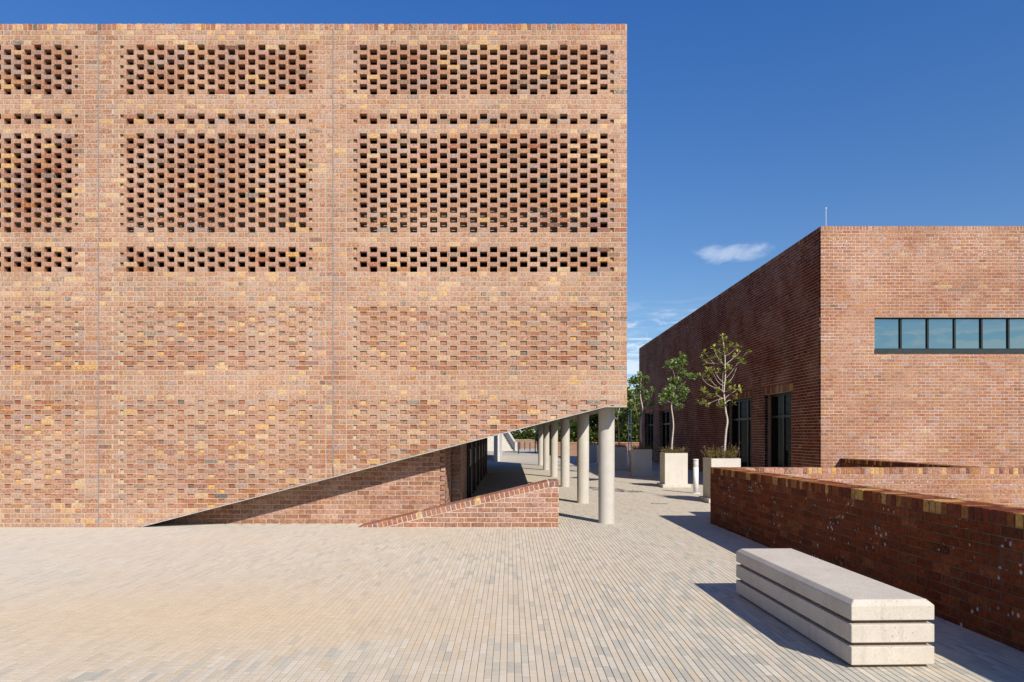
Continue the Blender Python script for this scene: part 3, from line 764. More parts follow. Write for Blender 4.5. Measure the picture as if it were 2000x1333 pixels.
# long west side, its shade coloured into darker bricks: u runs towards the camera
F.frame((HX, 0, 0), (0, -1, 0), (0, 0, 1))
doors = [(20.0, 22.06, 2.88), (23.3, 25.95, 2.88), (35.1, 37.8, 2.9), (39.3, 41.7, 2.9)]
hl_ = [(-b, -a, -1, h) for a, b, h in doors] + [(-b-0.12, -a+0.12, h, h+0.23) for a, b, h in doors]
effs = lambda u, k: (1.0 if rnd.random() < 0.38 else 0) if rows2-10 <= k <= rows2-2 else 0
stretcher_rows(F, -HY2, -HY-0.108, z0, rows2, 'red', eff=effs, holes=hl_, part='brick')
x = -HY2
while x < -HY-0.12:
    F.add(rectp(x, x+0.075, HZ-0.106, HZ), 'cope', part='coping_brick', depth=0.22, noparts=True); x += 0.085
F.mortar(rectp(-HY2, -HY-0.108, HZ-0.115, HZ-0.005), 0.004, 0.2)
for (a, b, h) in doors:            # soldier lintels
    x = -b-0.12
    F.mortar(rectp(-b-0.12, -a+0.12, h, h+0.23), 0.004)
    while x < -a+0.12-0.06:
        F.add(rectp(x, x+0.075, h+0.004, h+0.222), 'cope', part='lintel_brick'); x += 0.085
F.finish()
Geo().box(jx-0.0058, jx+0.0058, HY+0.001, HY+0.08, 0, wz0-0.002).box(jx-0.0058, jx+0.0058, HY+0.001, HY+0.08, wz1+0.002, HZ-0.12).build('expansion_joint', M_joint, B2)
g = Geo()
g.box(HX+0.11, wx0-0.001, HY+0.11, HY+0.3, 0, HZ-0.12); g.box(wx1, HX2, HY+0.11, HY+0.3, 0, HZ-0.12); g.box(wx0-0.001, wx1, HY+0.11, HY+0.3, 0, wz0-0.03); g.box(wx0-0.001, wx1, HY+0.11, HY+0.3, wz1+0.03, HZ-0.12)
g.build('inner_leaf', M_sb, B2)
Geo().box(HX+0.3, HX2, HY+0.31, HY2-0.2, HZ-0.5, HZ-0.3).build('roof', M_roof, B2)
g = Geo(); g.box(HX+0.001, HX2, HY2-0.1, HY2, 0, HZ-0.01); g.box(HX2-0.1, HX2, HY+0.31, HY2-0.101, 0, HZ-0.01); g.build('back_wall', M_sb, B2)
g = Geo(); ys_ = [HY+0.31]
for a, b, h in doors: ys_ += [a, b]
ys_.append(HY2-0.11)
for i in range(0, len(ys_), 2): g.box(HX+0.11, HX+0.29, ys_[i], ys_[i+1], 0, HZ-0.12)
for a, b, h in doors: g.box(HX+0.11, HX+0.29, a, b, h+0.01, HZ-0.12)
g.build('inner_leaf', M_sb, B2)
Geo().box(HX+0.9, HX2-0.12, HY+1.4, HY2-0.12, 0.01, HZ-0.51).build('interior', M_dark, B2)
# strip window
g = Geo(); fy = HY+0.10
g.box(wx0, wx1, fy-0.02, fy+0.06, wz1-0.045, wz1)
g.box(wx0, wx1, fy-0.02, fy+0.06, wz0+0.11, wz0+0.145)
g.box(wx0, wx0+0.03, fy-0.02, fy+0.06, wz0+0.145, wz1-0.045)
pw = 0.716
for i in range(1, 8):
    x = wx0+0.03+i*pw
    if x < wx1: g.box(x-0.022, x+0.022, fy-0.025, fy+0.06, wz0+0.145, wz1-0.045)
wf = g.build('window_frame', M_frame, B2)
Geo().box(wx0, wx1, HY-0.015, fy+0.06, wz0+0.002, wz0+0.105).build('window_sill', M_sill, wf)
for i in range(8):
    x = wx0+0.03+i*pw
    if x+0.022 < wx1:
        tl = (i*0.37 % 1-0.5)*0.012
        Geo().prism([(x+0.024, fy+0.015+tl, wz0+0.146), (min(x+pw-0.024, wx1), fy+0.015-tl, wz0+0.146), (min(x+pw-0.024, wx1), fy+0.017-tl, wz1-0.046), (x+0.024, fy+0.017+tl, wz1-0.046)], (0, 0.008, 0)).build('window_pane', M_glass, wf)
# doors on the side
for (a, b, h) in doors:
    g = Geo(); xf = HX+0.20; h -= 0.0
    g.box(xf, xf+0.06, a, a+0.06, 0, h); g.box(xf, xf+0.06, b-0.06, b, 0, h); g.box(xf, xf+0.06, a+0.06, b-0.06, h-0.07, h)
    tz = h-0.75; g.box(xf, xf+0.06, a+0.06, b-0.06, tz, tz+0.07); g.box(xf, xf+0.06, a+0.06, b-0.06, 0.0, 0.1)
    nn = 3 if b-a > 2.3 else 2
    st = (b-a)/nn
    for i in range(1, nn): y = a+i*st; g.box(xf-0.01, xf+0.06, y-0.05, y+0.05, 0.1, h-0.07)
    d_ = g.build('door', M_frame, B2)
    for i in range(nn):
        y0 = a+i*st+0.05; y1 = a+(i+1)*st-0.05
        Geo().box(xf+0.02, xf+0.03, y0, y1, 0.1, tz).build('door_pane', M_glass_d, d_)
        Geo().box(xf+0.02, xf+0.03, y0, y1, tz+0.07, h-0.07).build('door_pane', M_glass_d, d_)
for (x, y, h, lab) in ((8.55, 18.5, 0.60, 'thin white lightning rod on the near roof corner of the brick hall'), (8.6, 43.0, 0.85, 'thin white lightning rod at the far roof corner of the brick hall')):
    g = Geo(); g.tube([(x, y, HZ-0.3), (x, y, HZ+h)], [0.008, 0.007], 8); g.tube([(x, y, HZ+h), (x, y, HZ+h+0.03)], [0.02, 0.016], 8)
    tag(g.build('lightning_rod', M_white), lab, 'lightning rod', 'lightning rods on the hall roof')

# ================================================================== LOW WALLS
LW = thing('low_brick_wall', 'long low red brick wall, coloured dark on its shaded face, with brick on edge coping running behind the bench', 'brick wall', (3.7, 8, 0))
F = Field(LW, M_red_shaded, M_mortar_shaded)
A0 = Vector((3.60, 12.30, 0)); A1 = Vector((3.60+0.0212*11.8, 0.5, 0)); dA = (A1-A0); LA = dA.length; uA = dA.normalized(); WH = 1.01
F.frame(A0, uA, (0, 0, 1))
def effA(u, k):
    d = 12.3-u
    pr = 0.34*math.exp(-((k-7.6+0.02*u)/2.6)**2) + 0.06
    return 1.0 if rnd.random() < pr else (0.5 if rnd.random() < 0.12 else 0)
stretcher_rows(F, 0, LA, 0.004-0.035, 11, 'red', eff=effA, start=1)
x = 0.0; CT = WH-0.112
while x < LA-0.05:
    F.add(rectp(x, x+0.074, CT+0.004, WH+rnd.uniform(-.002, .002)), 'cope', part='coping_brick', depth=0.222, jit=0.003); x += 0.084
F.mortar(rectp(0, LA, CT-0.01, WH-0.006), 0.006, 0.22)
# coping bricks behind (second half of the wall thickness)
F.frame(A0+Vector((uA.y*-1, uA.x, 0))*0.232, uA, (0, 0, 1))
x = 0.04
while x < LA-0.05:
    F.add(rectp(x, x+0.074, CT+0.004, WH+rnd.uniform(-.002, .002)), 'cope', depth=0.106, noparts=True); x += 0.084
F.mortar(rectp(0, LA, CT, WH-0.005), 0.003, 0.11)
F.limit = 215; F.finish()
F = Field(LW, brick_material('sunlit_low_wall_brick', (0.60, 0.47, 0.38), 0.5), plain('sunlit_wall_mortar', (0.46, 0.36, 0.27), (0.56, 0.45, 0.35), 3, 0.95, 0.4, 0.003, 120), 80)  # lit copy of the low wall: sunlight put into paler brick and mortar
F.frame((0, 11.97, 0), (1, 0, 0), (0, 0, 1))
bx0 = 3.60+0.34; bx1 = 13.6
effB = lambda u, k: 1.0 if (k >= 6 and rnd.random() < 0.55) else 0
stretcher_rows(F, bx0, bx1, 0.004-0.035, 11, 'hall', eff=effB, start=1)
x = 3.62
while x < bx1:
    F.add(rectp(x, x+0.074, CT+0.004, WH), 'cope' if rnd.random() < 0.35 else 'head', part='coping_brick', depth=0.33); x += 0.084
F.mortar(rectp(3.62, bx1, CT-0.01, WH-0.006), 0.006, 0.31)
F.finish('sunlit_mortar')
g = Geo()
nA = Vector((-uA.y, uA.x, 0))
q0 = A0+nA*0.1; q1 = A1+nA*0.1
g.prism([q0, q1, q1+Vector((0, 0, CT-0.012)), q0+Vector((0, 0, CT-0.012))], nA*0.232)
g.box(3.72, bx1, 12.08, 12.29, 0, CT-0.012)
g.box(4.31, bx1, 12.31, 13.06, 0, 0.93)
g.build('wall_core', M_sb, LW)
# C: wall parallel to A beyond B, against the hall
LC = thing('low_brick_wall', 'short shaded brick parapet running from the sunlit hall wall, mostly hidden behind the low wall', 'brick wall', (8.75, 15, 0))
F = Field(LC, M_red_shaded, M_mortar_shaded)
F.frame((8.72, 18.06, 0), Vector((0.12, -4.9, 0)), (0, 0, 1))
stretcher_rows(F, 0, 4.9, 0.004-0.075, 11, 'red', eff=lambda u, k: 1.0 if k == 10 and rnd.random() < .4 else 0)
x = 0
while x < 4.85: F.add(rectp(x, x+0.074, 0.866, 0.97), 'cope', part='coping_brick', depth=0.33); x += 0.084
F.mortar(rectp(0, 4.9, 0.86, 0.964), 0.006, 0.31)
F.finish()
Geo().box(8.86, 9.05, 13.2, 18.05, 0, 0.86).build('wall_core', M_sb, LC)
# far brick wall between the buildings
FW = thing('brick_wall', 'sunlit low brick wall crossing the far end of the passage beneath the trees', 'brick wall', (5, 52.3, 0))
g = Geo(); g.box(3.4, 11, 52.3, 52.6, 0, 0.95); g.build('wall_body', M_sb, FW)
Geo().box(3.36, 11.04, 52.27, 52.63, 0.952, 1.04).build('coping', plain('coping_band', (.45, .24, .14), (.55, .3, .18), 4), FW)
BW = thing('brick_wall', 'pale brick retaining wall on the bank behind the dark posts', 'brick wall', (5, 80, 0))
Geo().prism([(-0.6, 80, 0), (16, 80, 0), (16, 80, 0.9), (-0.6, 80, 1.0)], (0, 0.4, 0)).build('wall_body', M_sb, BW)
Geo().box(-0.65, 16.05, 79.96, 80.44, 1.002, 1.06).build('coping', M_mortar, BW)

# ================================================================== BENCH
BN = thing('bench', 'long solid pale concrete bench of three grooved slabs on the paving', 'bench', (2.317, 4.64, 0), rotz=math.radians(1.8))
bw, bl = 0.578, 2.17
def slab(z0, z1, chamf):
    g = Geo(); c = chamf
    if c:
        b = [(0, 0), (bw, 0), (bw, bl), (0, bl)]; t = [(c, c), (bw-c, c), (bw-c, bl-c), (c, bl-c)]
        i = 0; g.v = [(x, y, z0) for x, y in b]+[(x, y, z1-c*0.95) for x, y in b]+[(x, y, z1) for x, y in t]
        g.f = [(3, 2, 1, 0)]+[(k, (k+1) % 4, 4+(k+1) % 4, 4+k) for k in range(4)]+[(4+k, 4+(k+1) % 4, 8+(k+1) % 4, 8+k) for k in range(4)]+[(8, 9, 10, 11)]
    else: g.box(0, bw, 0, bl, z0, z1)
    o = g.build('slab', M_bench, BN, world=False); bevel(o, 0.006, 2); return o
slab(0.024, 0.147, 0); slab(0.175, 0.299, 0); slab(0.327, 0.463, 0.036)
Geo().box(0.035, bw-0.035, 0.035, bl-0.035, 0.0, 0.44).build('core', M_core, BN, world=False)

# ================================================================== PLANTERS, TREES, SHRUBS
def planter_at(x, y, label, proto=[None]):
    if proto[0] is None:
        r_ = thing('planter', label, 'planter', (x, y, 0), 'square concrete planters in a row')
        g = Geo(); t = 0.06; s = 0.69; h = 1.04
        g.v = []; g.f = []
        o = [(0, 0), (s, 0), (s, s), (0, s)]; q = [(t, t), (s-t, t), (s-t, s-t), (t, s-t)]
        g.v = [(a, b, 0.085) for a, b in o]+[(a, b, h) for a, b in o]+[(a, b, h) for a, b in q]+[(a, b, h-0.12) for a, b in q]
        g.f = [(k, (k+1) % 4, 4+(k+1) % 4, 4+k) for k in range(4)]+[(4+k, 4+(k+1) % 4, 8+(k+1) % 4, 8+k) for k in range(4)]+[(8+k, 8+(k+1) % 4, 12+(k+1) % 4, 12+k) for k in range(4)]
        b = g.build('box', M_plant, r_, world=False); bevel(b, 0.006, 2)
        p = Geo().box(-0.08, s+0.08, -0.08, s+0.08, 0, 0.10).build('plinth', M_plant, r_, world=False); bevel(p, 0.01, 2)
        Geo().box(t+0.001, s-t-0.001, t+0.001, s-t-0.001, 0.5, h-0.05).build('soil', M_soil, r_, world=False)
        proto[0] = r_; return r_
    r_ = proto[0].copy(); COL.objects.link(r_); r_.location = (x, y, 0); r_['label'] = label
    for c in proto[0].children:
        d = c.copy(); COL.objects.link(d); d.parent = r_
    return r_
PL_ = [(4.685, 15.93, 'nearest concrete planter, half hidden behind the end of the low brick wall'),
       (4.66, 20.60, 'sunlit concrete planter beside the white bollard light, holding a leafy slender tree'),
       (4.74, 26.15, 'shaded grey concrete planter just behind the sunlit one'),
       (4.68, 31.40, 'shaded concrete planter partly hidden by the nearest column'),
       (4.68, 36.30, 'shaded concrete planter behind the nearest column, second from the far end'),
       (4.68, 41.00, 'farthest concrete planter, seen between the two nearest columns')]
for x, y, l in PL_: planter_at(x, y, l)

# leaf rosettes
LEAFC = [(0.30, 0.34, 0.07), (0.22, 0.28, 0.055), (0.38, 0.40, 0.10), (0.46, 0.45, 0.16), (0.16, 0.21, 0.05)]
LEAFD = [(0.17, 0.27, 0.10), (0.23, 0.33, 0.13), (0.30, 0.40, 0.17), (0.12, 0.20, 0.07), (0.40, 0.48, 0.25)]
def rosette(seed, size, cols, nl=11):
    r = random.Random(seed); g = Geo()
    for i in range(nl):
        az = r.uniform(0, 2*math.pi); el = r.uniform(-0.35, 1.2)
        d = Vector((math.cos(az)*math.cos(el), math.sin(az)*math.cos(el), math.sin(el)))
        s = d.cross(Vector((0, 0, 1))).normalized(); up = s.cross(d).normalized()
        tw = r.uniform(-.6, .6); s = (s*math.cos(tw)+up*math.sin(tw)); up = s.cross(d)
        Ln = size*r.uniform(0.75, 1.15); wd = Ln*0.24; c = r.choice(cols); o = d*0.01
        base = o; m1 = o+d*Ln*0.45-up*0.06*Ln; m2 = o+d*Ln*0.78-up*0.02*Ln; tip = o+d*Ln-up*0.1*Ln
        for sg in (1, -1):
            e1 = m1+s*sg*wd*0.75+up*0.03*Ln; e2 = m2+s*sg*wd+up*0.05*Ln
            g.face([base, m1, m2, e2, e1] if sg < 0 else [base, e1, e2, m2, m1], c)
            g.face([m2, tip, e2] if sg < 0 else [m2, e2, tip], c)
    return g.mesh('leaf_cluster', M_leaf)
ROS_Y = [rosette(i, 0.115, LEAFC, 8) for i in range(6)]
ROS_D = [rosette(20+i, 0.135, LEAFD, 12) for i in range(6)]
def smooth_path(pts, it=2):
    pts = [Vector(p) for p in pts]
    for _ in range(it):
        q = [pts[0]]
        for a, b in zip(pts[:-1], pts[1:]): q += [a*0.75+b*0.25, a*0.25+b*0.75]
        q.append(pts[-1]); pts = q
    return pts
def slim_tree(loc, label, trunk, branches, clusters, ros, tr=0.026, br=0.007, spread=0.5, rotz=0, seed=1, extra=1, name='slender_tree'):
    """trunk/branch points are (x, z) in metres from the foot; depth is grown outward"""
    r = random.Random(seed)
    t = thing(name, label, 'tree', loc, 'slender young trees in the planters', rotz)
    tp = smooth_path([(x, 0, z) for x, z in trunk]); n = len(tp)
    Geo().tube(tp, [tr*(1-0.72*i/(n-1)) for i in range(n)], 10).build('trunk', M_bark, t, True, False)
    ends = []
    for b in branches:
        sgn = r.choice((-1, 1)); k = r.uniform(0.3, 1.0)*spread*sgn
        x0 = b[0][0]; pts = []
        for j, (x, z) in enumerate(b): pts.append((x, k*abs(x-x0)*1.0+k*0.12*j/len(b), z))
        sp = smooth_path(pts); m = len(sp)
        Geo().tube(sp, [br*(1-0.6*i/(m-1)) for i in range(m)], 7).build('branch', M_bark, t, True, False)
        ends += [(p, k) for p in sp]
    for (x, z) in clusters:
        # take the depth of the nearest branch point
        best = min(ends+[(p, 0) for p in tp], key=lambda e: (e[0].x-x)**2+(e[0].z-z)**2); d2 = math.hypot(best[0].x-x, best[0].z-z)
        y = best[0].y + r.uniform(-0.05, 0.05)
        if d2 > 0.03:
            tw = smooth_path([best[0], (best[0]+Vector((x, y, z)))/2+Vector((0, 0, -0.01)), (x, y, z)], 1)
            Geo().tube(tw, [0.006]*len(tw), 5).build('twig', M_twig, t, True, False)
        for e in range(extra):
            o = link('leaf_cluster', r.choice(ros), t, Matrix.Translation((x+(r.uniform(-.06, .06) if e else 0), y+(r.uniform(-.09, .09) if e else 0), z+(r.uniform(-.05, .05) if e else 0))) @ Matrix.Rotation(r.uniform(0, 6.28), 4, 'Z') @ Matrix.Rotation(r.uniform(-.4, .4), 4, 'X') @ Matrix.Scale(r.uniform(0.8, 1.15), 4), False)
    return t
def cv(pts, ox, oy, s): return [((x-ox)*s, (oy-y)*s) for x, y in pts]
s1 = 16.27/1333/5.125
T1 = lambda p: cv(p, 375, 1245, s1)
slim_tree(((1416-997)*16.27/1333-0.03, 16.27, 1.17-0.2+0.02), 'bare branched young tree with pale trunk and yellow green leaf tufts in the nearest planter',
  [(x, z+0.18) if i else (x, 0) for i, (x, z) in enumerate(T1([(375, 1245), (390, 1130), (398, 1020), (412, 950), (410, 900), (395, 840), (388, 760), (380, 690), (375, 620), (385, 540), (392, 460), (388, 380), (388, 300), (380, 220), (372, 160), (358, 80)]))],
  [[(x, z+0.18) for x, z in T1(b)] for b in (
   [(375, 640), (330, 605), (270, 598), (190, 560), (150, 520), (135, 490)], [(375, 640), (320, 590), (275, 545), (255, 500), (240, 515)],
   [(380, 580), (330, 560), (290, 510), (272, 470)], [(385, 560), (330, 500), (295, 430), (288, 350), (240, 280), (210, 245)], [(288, 350), (230, 350), (170, 305)],
   [(385, 375), (330, 320), (290, 270), (262, 205)], [(385, 270), (340, 240), (310, 210)], [(388, 280), (440, 250), (490, 195)], [(390, 365), (450, 320), (510, 270), (540, 245)],
   [(400, 500), (450, 430), (500, 350), (550, 280), (575, 255)], [(400, 560), (445, 530), (490, 470), (525, 390)], [(390, 700), (430, 660), (475, 635), (500, 610)],
   [(395, 745), (430, 720), (470, 715), (485, 750)], [(385, 710), (340, 690), (290, 655), (210, 650)], [(360, 700), (290, 725), (240, 755), (150, 745)], [(370, 700), (310, 720), (330, 770)], [(360, 640), (365, 540), (372, 420)])],
  [(x, z+0.18) for x, z in T1([(358, 75), (365, 125), (400, 120), (345, 165), (385, 190), (437, 185), (408, 245), (262, 205), (205, 240), (165, 305), (245, 305), (305, 245), (495, 190), (540, 240), (572, 255), (488, 295), (545, 340), (525, 350), (210, 350), (330, 350), (410, 395), (400, 430), (270, 455), (225, 430), (195, 430), (125, 485), (335, 435), (238, 520), (425, 545), (415, 560), (320, 625), (175, 630), (200, 655), (428, 630), (480, 600), (510, 605), (525, 635), (510, 690), (485, 755), (265, 690), (320, 670), (145, 740), (200, 750), (235, 775), (330, 785), (370, 755), (355, 780), (315, 300), (430, 400), (260, 420)])],
  ROS_Y, seed=4)
s2 = 20.95/1333/3.333
T2 = lambda p: [(x, z+0.1) for x, z in cv(p, 440, 910, s2)]
slim_tree(((1312-997)*20.95/1333, 20.95, 1.59-(872-850)*20.95/1333-0.1), 'leafy young tree with a curved white trunk in the sunlit planter',
  [(0, 0)]+T2([(440, 905), (445, 850), (452, 780), (447, 720), (437, 660), (440, 630), (448, 590), (460, 540), (470, 480), (485, 420), (500, 350), (505, 315)]),
  [T2(b) for b in ([(440, 630), (400, 612), (365, 592)], [(440, 630), (480, 630), (505, 652)], [(445, 600), (490, 570), (525, 545)], [(455, 560), (500, 520), (545, 455)], [(460, 540), (440, 515), (428, 490)],
   [(465, 500), (450, 420), (415, 375)], [(480, 440), (512, 420), (520, 340)], [(450, 580), (415, 560), (400, 545)], [(447, 610), (480, 590), (520, 600)])],
  T2([(503, 320), (500, 345), (520, 340), (525, 370), (490, 370), (470, 360), (430, 375), (420, 400), (415, 378), (450, 365), (475, 395), (500, 400), (515, 430), (490, 425), (540, 455), (530, 465), (548, 470), (430, 490), (450, 490), (470, 510), (490, 495), (420, 530), (440, 540), (465, 545), (500, 530), (495, 560), (525, 550), (520, 600), (505, 595), (375, 590), (390, 610), (410, 590), (430, 580), (440, 610), (370, 620), (455, 620), (490, 650), (500, 655), (400, 560), (420, 560), (385, 585), (508, 575), (445, 570), (480, 600)]),
  ROS_D, seed=8, extra=2)
s3 = 26.5/1333/7.406
T3 = lambda p: [(x, z+0.1) for x, z in cv(p, 400, 1030, s3)]
t3b = [[(390, 800), (350, 700), (330, 620), (310, 450), (300, 320)], [(405, 520), (455, 400)], [(420, 600), (500, 540), (540, 520)], [(415, 640), (540, 450), (570, 320)], [(385, 430), (350, 400), (330, 350)], [(330, 620), (280, 500), (240, 390)], [(380, 330), (400, 250), (440, 200)], [(310, 450), (260, 330), (250, 190)], [(405, 520), (370, 500), (300, 540)]]
t3c = [(395, 110), (380, 160), (460, 150), (440, 200), (360, 200), (460, 170), (410, 280), (405, 310), (455, 350), (450, 400), (480, 400), (460, 470), (570, 310), (565, 330), (540, 520), (520, 540), (500, 550), (250, 180), (280, 200), (300, 190), (340, 160), (310, 330), (240, 340), (250, 380), (330, 350), (370, 520), (300, 540), (240, 510), (330, 590), (290, 600), (350, 420), (375, 690)]
t3t = [(400, 1030), (390, 900), (390, 800), (405, 700), (420, 600), (405, 520), (385, 430), (380, 330), (385, 240), (395, 130)]
slim_tree((5.09, 26.5, 1.59-(859-850)*26.5/1333-0.1-0.0), 'forked young tree with its lower stem in shade, in front of the hall corner', [(0, 0)]+T3(t3t[1:]), [T3(b) for b in t3b], T3(t3c), ROS_D, tr=0.035, seed=12, extra=2)
slim_tree((5.03, 31.75, 0.95), 'young tree with glossy leaves showing at the right edge of the lattice building', [(0, 0)]+[(-x, z*1.1) for x, z in T3(t3t[1:])], [[(-x, z*1.1) for x, z in T3(b)] for b in t3b], [(-x, z*1.1) for x, z in T3(t3c)], ROS_D, tr=0.035, seed=21, extra=2)
slim_tree((5.03, 36.65, 0.95), 'young planter tree mostly hidden behind the building edge', [(0, 0)]+T3(t3t[1:]), [T3(b) for b in t3b], T3(t3c), ROS_D, tr=0.035, seed=22, extra=1, rotz=2.0)

SHC = [(0.238, 0.221, 0.060), (0.340, 0.289, 0.085), (0.170, 0.170, 0.051), (0.442, 0.289, 0.102), (0.145, 0.170, 0.051)]
def shrub(loc, label, seed, nst=150, fl=26, h=0.26):
    r = random.Random(seed); t = thing('flowering_shrub', label, 'shrub', loc, 'low flowering shrubs filling the planters')
    st = Geo(); lf = Geo(); fg = []
    for i in range(nst):
        x, y = r.uniform(-.30, .30), r.uniform(-.30, .30); lean = Vector((x*1.0+r.uniform(-.25, .25), y*1.0+r.uniform(-.25, .25), 1)).normalized()
        Ln = h*r.uniform(0.35, 1.0)*(1.35 if r.random() < .08 else 1); p0 = Vector((x, y, 0)); p1 = p0+lean*Ln
        st.tube([p0, p1], [0.004, 0.002], 3, False)
        for j in range(13):
            p = p0+(p1-p0)*r.uniform(0.2, 1.0); d = Vector((r.uniform(-1, 1), r.uniform(-1, 1), r.uniform(-.2, 1))).normalized(); s = d.cross(Vector((r.random(), r.random(), r.random()))).normalized()
            l = r.uniform(0.016, 0.034); lf.face([p, p+d*l*.5+s*l*.3, p+d*l, p+d*l*.5-s*l*.3], r.choice(SHC))
        if i < fl: fg.append(p1)
    st.build('stems', M_twig, t, world=False)
    o = lf.build('foliage', M_leaf, t, world=False); o['kind'] = 'stuff'
    for p in fg:
        if 'fm' not in SH:
            g = Geo()
            for k in range(6):
                a = k*math.pi/3; d = Vector((math.cos(a), math.sin(a), 0.35)); s = Vector((-math.sin(a), math.cos(a), 0))
                g.face([(0, 0, 0), d*0.012+s*0.006, d*0.019, d*0.012-s*0.006], (0.34, 0.16, 0.50))
            SH['fm'] = g.mesh('flower', M_leaf)
        link('flower', SH['fm'], t, Matrix.Translation(p) @ Matrix.Rotation(r.uniform(-1, 1), 4, 'X'), False)
    return t
SH = {}
for i, ((x, y, _), lab) in enumerate(zip(PL_, ('bushy purple flowered shrub spilling over the nearest planter', 'low purple flowered shrub in the sunlit planter beside the bollard light', 'dark low shrub in the shaded planter behind the sunlit one',
     'dark low shrub in the planter partly hidden by the nearest column', 'dark low shrub in the planter behind the nearest column', 'dark low shrub in the farthest planter'))):
    shrub((x+0.345, y+0.345, 0.985), lab, 40+i, nst=190 if i < 1 else 120, fl=(24, 12, 3, 2, 0, 0)[i], h=(0.36, 0.27, 0.24, 0.24, 0.24, 0.24)[i])

# ================================================================== BOLLARD LIGHTS, POSTS, DRAIN
def bollard(x, y, label, proto=[None]):
    if proto[0]:
        r_ = proto[0].copy(); COL.objects.link(r_); r_.location = (x, y, 0); r_['label'] = label
        for c in proto[0].children: d = c.copy(); COL.objects.link(d); d.parent = r_
        return
    t = thing('bollard_light', label, 'bollard light', (x, y, 0), 'white bollard lights'); proto[0] = t
    Geo().tube([(0, 0, 0.015), (0, 0, 0.72)], [0.072]*2, 28).build('post', M_white, t, True, False)
    b_ = Geo().tube([(0, 0, 0), (0, 0, 0.018)], [0.12]*2, 28).build('base_plate', M_white, t, False, False)
    for k in range(5):
        z = 0.735+k*0.033; Geo().tube([(0, 0, z), (0, 0, z+0.02)], [0.078, 0.066], 28).build('louvre', M_white, t, False, False)
    Geo().tube([(0, 0, 0.72), (0, 0, 0.91)], [0.05]*2, 20).build('lamp', M_joint, t, True, False)
    Geo().tube([(0, 0, 0.90), (0, 0, 0.925), (0, 0, 0.935)], [0.076, 0.076, 0.06], 28).build('cap', M_white, t, False, False)
bollard(5.05, 18.6, 'white cylindrical bollard light with louvred head between the two sunlit planters')
bollard(5.07, 29.2, 'white cylindrical bollard light standing in shade behind the shaded planter')
posts = [(1005.5, 76), (1013, 57.3), (1015.5, 75), (1025, 73), (1035, 68), (1045.3, 58.9), (1050, 64)]
for i, (px, d) in enumerate(posts):
    x = (px-997)*d/1333; w = 0.05
    o = Geo().box(-w, w, -w, w, 0, 1.0 if d < 62 else 0.86).build('post', M_steel); o.location = (x, d, 0)
    bevel(o, 0.008, 1); tag(o, 'dark steel post at the foot of the far bank, %s from the left' % ('first', 'second', 'third', 'fourth', 'fifth', 'sixth', 'seventh')[i], 'post', 'dark posts at the foot of the bank')
# drain grate
dg = thing('drain_grate', 'small slotted metal drain grate set in the sunlit paving', 'drain grate', (3.45, 15.8, 0))
Geo().box(-0.19, 0.17, -0.06, 0.06, -0.004, 0.003).build('frame', M_steel, dg, world=False)
for i in range(9): Geo().box(-0.17+i*0.037, -0.148+i*0.037, -0.05, 0.05, 0.003, 0.009).build('bar', M_trim, dg, world=False)
# far stairs
st = thing('stairs', 'pale concrete steps with a solid sloping balustrade at the far end of the passage', 'stairs', (-0.8, 66, 0))
su = Vector((-0.33, 0.944, 0)); sw = Vector((-0.944, -0.33, 0)); s0 = Vector((0.30, 68.0, 0))
for i in range(14):
    a_ = s0+su*0.31*i; h_ = 0.165*(i+1)
    Geo().prism([a_, a_+Vector((0, 0, h_)), a_+sw*4+Vector((0, 0, h_)), a_+sw*4], su*0.308).build('step', M_conc, st)
b0 = s0-su*0.4-sw*0.02; b1 = s0+su*4.3-sw*0.02; zz = Vector((0, 0, 1))
Geo().prism([b0, b0+zz*0.85, b0+su*0.4+zz*0.95, b1+zz*3.2, b1+zz*1.6, b0+su*0.8], -sw*0.22).build('balustrade', M_conc, st)

# lamp poles
lp = thing('lamp_post', 'pair of slim white lamp poles in front of the trees past the planters', 'lamp post', (8.2, 46, 0))
for dx_ in (-0.07, 0.10): Geo().tube([(8.03+dx_, 46, 0), (8.03+dx_, 46, 3.35 if dx_ > 0 else 3.1)], [0.035, 0.03], 8).build('pole', M_white, lp)
Geo().box(7.95, 8.28, 45.9, 46.1, 2.32, 2.42).build('lamp_head', M_white, lp)

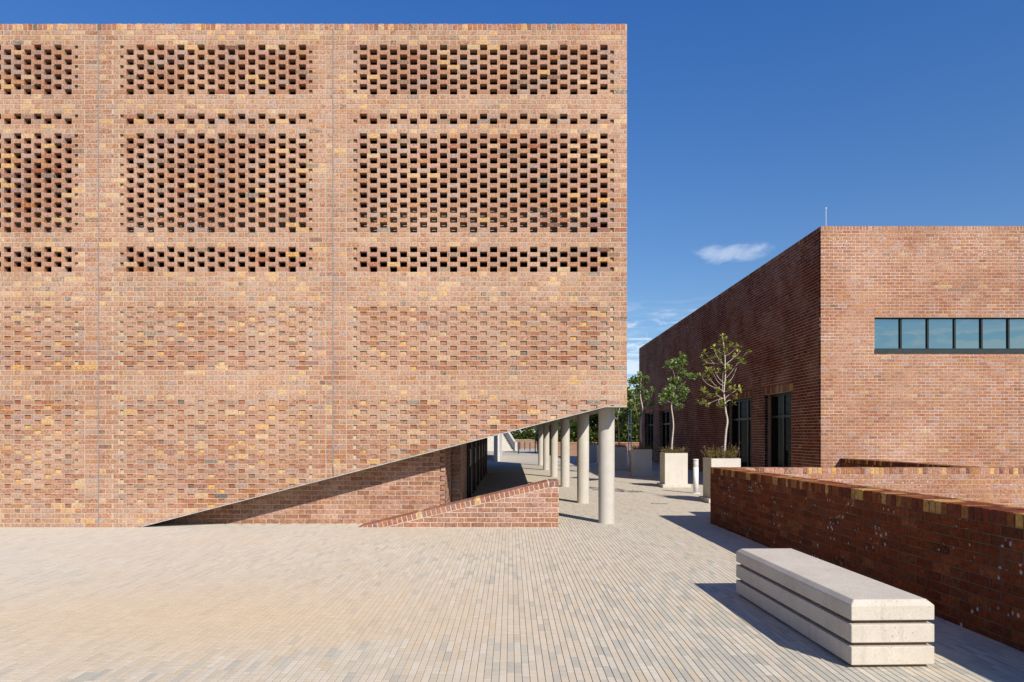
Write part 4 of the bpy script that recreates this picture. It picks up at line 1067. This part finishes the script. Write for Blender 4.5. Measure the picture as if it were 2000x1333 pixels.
# ================================================================== BACKGROUND TREES
BGC = [(0.075, 0.12, 0.03), (0.10, 0.15, 0.035), (0.055, 0.09, 0.025), (0.14, 0.17, 0.04), (0.19, 0.19, 0.045), (0.04, 0.07, 0.02)]
def bgtree(x, y, h, rad, label, seed, warm=0, nclump=170):
    r = random.Random(seed); t = thing('background_tree', label, 'tree', (x, y, 0), 'trees beyond the passage')
    tp = smooth_path([(0, 0, 0), (0.2, 0.1, h*0.3), (-0.1, 0, h*0.6)]); g = Geo(); g.tube(tp, [0.16-0.09*i/len(tp) for i in range(len(tp))], 7)
    g.build('trunk', M_bark_d, t, True, False)
    for k in range(5):
        a = r.uniform(0, 6.28); e = (math.cos(a)*rad*.7, math.sin(a)*rad*.7, h*r.uniform(.55, .9))
        Geo().tube([(0.1, 0, h*0.3), (e[0]*.5, e[1]*.5, h*.5), e], [0.09, .06, .02], 6).build('limb', M_bark_d, t, True, False)
    lf = Geo()
    for c in range(nclump):
        while True:
            p = Vector((r.uniform(-1, 1), r.uniform(-1, 1), r.uniform(-1, 1)))
            if p.length < 1: break
        p = Vector((p.x*rad, p.y*rad, h*0.58+p.z*h*0.44)); cr = r.uniform(0.25, 0.5); cc_ = r.choice(BGC[:4] if not warm else BGC[1:5])
        for j in range(60):
            q = p+Vector((r.gauss(0, .5), r.gauss(0, .5), r.gauss(0, .4)))*cr; d = Vector((r.uniform(-1, 1), r.uniform(-1, 1), r.uniform(-.7, .7))).normalized(); s = d.cross(Vector((r.random(), r.random(), r.random()))).normalized()
            l = r.uniform(0.13, 0.26); c2 = cc_ if r.random() < .75 else r.choice(BGC)
            lf.face([q, q+d*l*.5+s*l*.32, q+d*l, q+d*l*.5-s*l*.32], c2)
    o = lf.build('crown', M_leaf, t, world=False); o['kind'] = 'stuff'
bgtree(8.6, 55.5, 5.4, 2.0, 'dense green tree behind the twin lamp poles', 1)
bgtree(5.6, 56.5, 5.2, 1.9, 'yellowish green bushy tree seen beside the nearest column', 2, 1)
bgtree(11.2, 58, 6.4, 2.3, 'tall dark green tree rising beside the far end of the hall', 3)
bgtree(3.4, 60, 4.6, 1.7, 'round green tree between the second and third columns', 4, 1, 110)
bgtree(1.5, 84, 7.5, 2.6, 'dark tree above the bank wall behind the posts', 5, 0, 170)
bgtree(-2.4, 86, 8.0, 3.0, 'dark tree above the bank at the left of the posts', 6, 0, 170)
bgtree(5.2, 86, 8.0, 3.2, 'dark leafy tree above the bank seen between the far columns', 7, 0, 170)

def hedge(x0, x1, y, z0, z1, label, seed, n):
    r = random.Random(seed); lf = Geo()
    for i in range(n):
        x = r.uniform(x0, x1); top = z1*(0.75+0.25*math.sin(x*1.3+seed)+0.12*math.sin(x*3.7))
        q = Vector((x, y+r.uniform(-.5, .5), z0+(top-z0)*r.random()**0.8)); d = Vector((r.uniform(-1, 1), r.uniform(-1, 1), r.uniform(-.7, .7))).normalized(); s = d.cross(Vector((r.random(), r.random(), r.random()))).normalized()
        l = r.uniform(0.14, 0.30); lf.face([q, q+d*l*.5+s*l*.35, q+d*l, q+d*l*.5-s*l*.35], r.choice(BGC))
    o = lf.build('hedge', M_leaf); tag(o, label, 'hedge')
hedge(3.2, 11.5, 53.9, 0.0, 2.6, 'dark unclipped hedge behind the far brick wall of the passage', 1, 9000)
hedge(-5.5, 14, 82.5, 0.0, 3.4, 'dark unclipped hedge along the top of the bank wall behind the posts', 2, 12000)
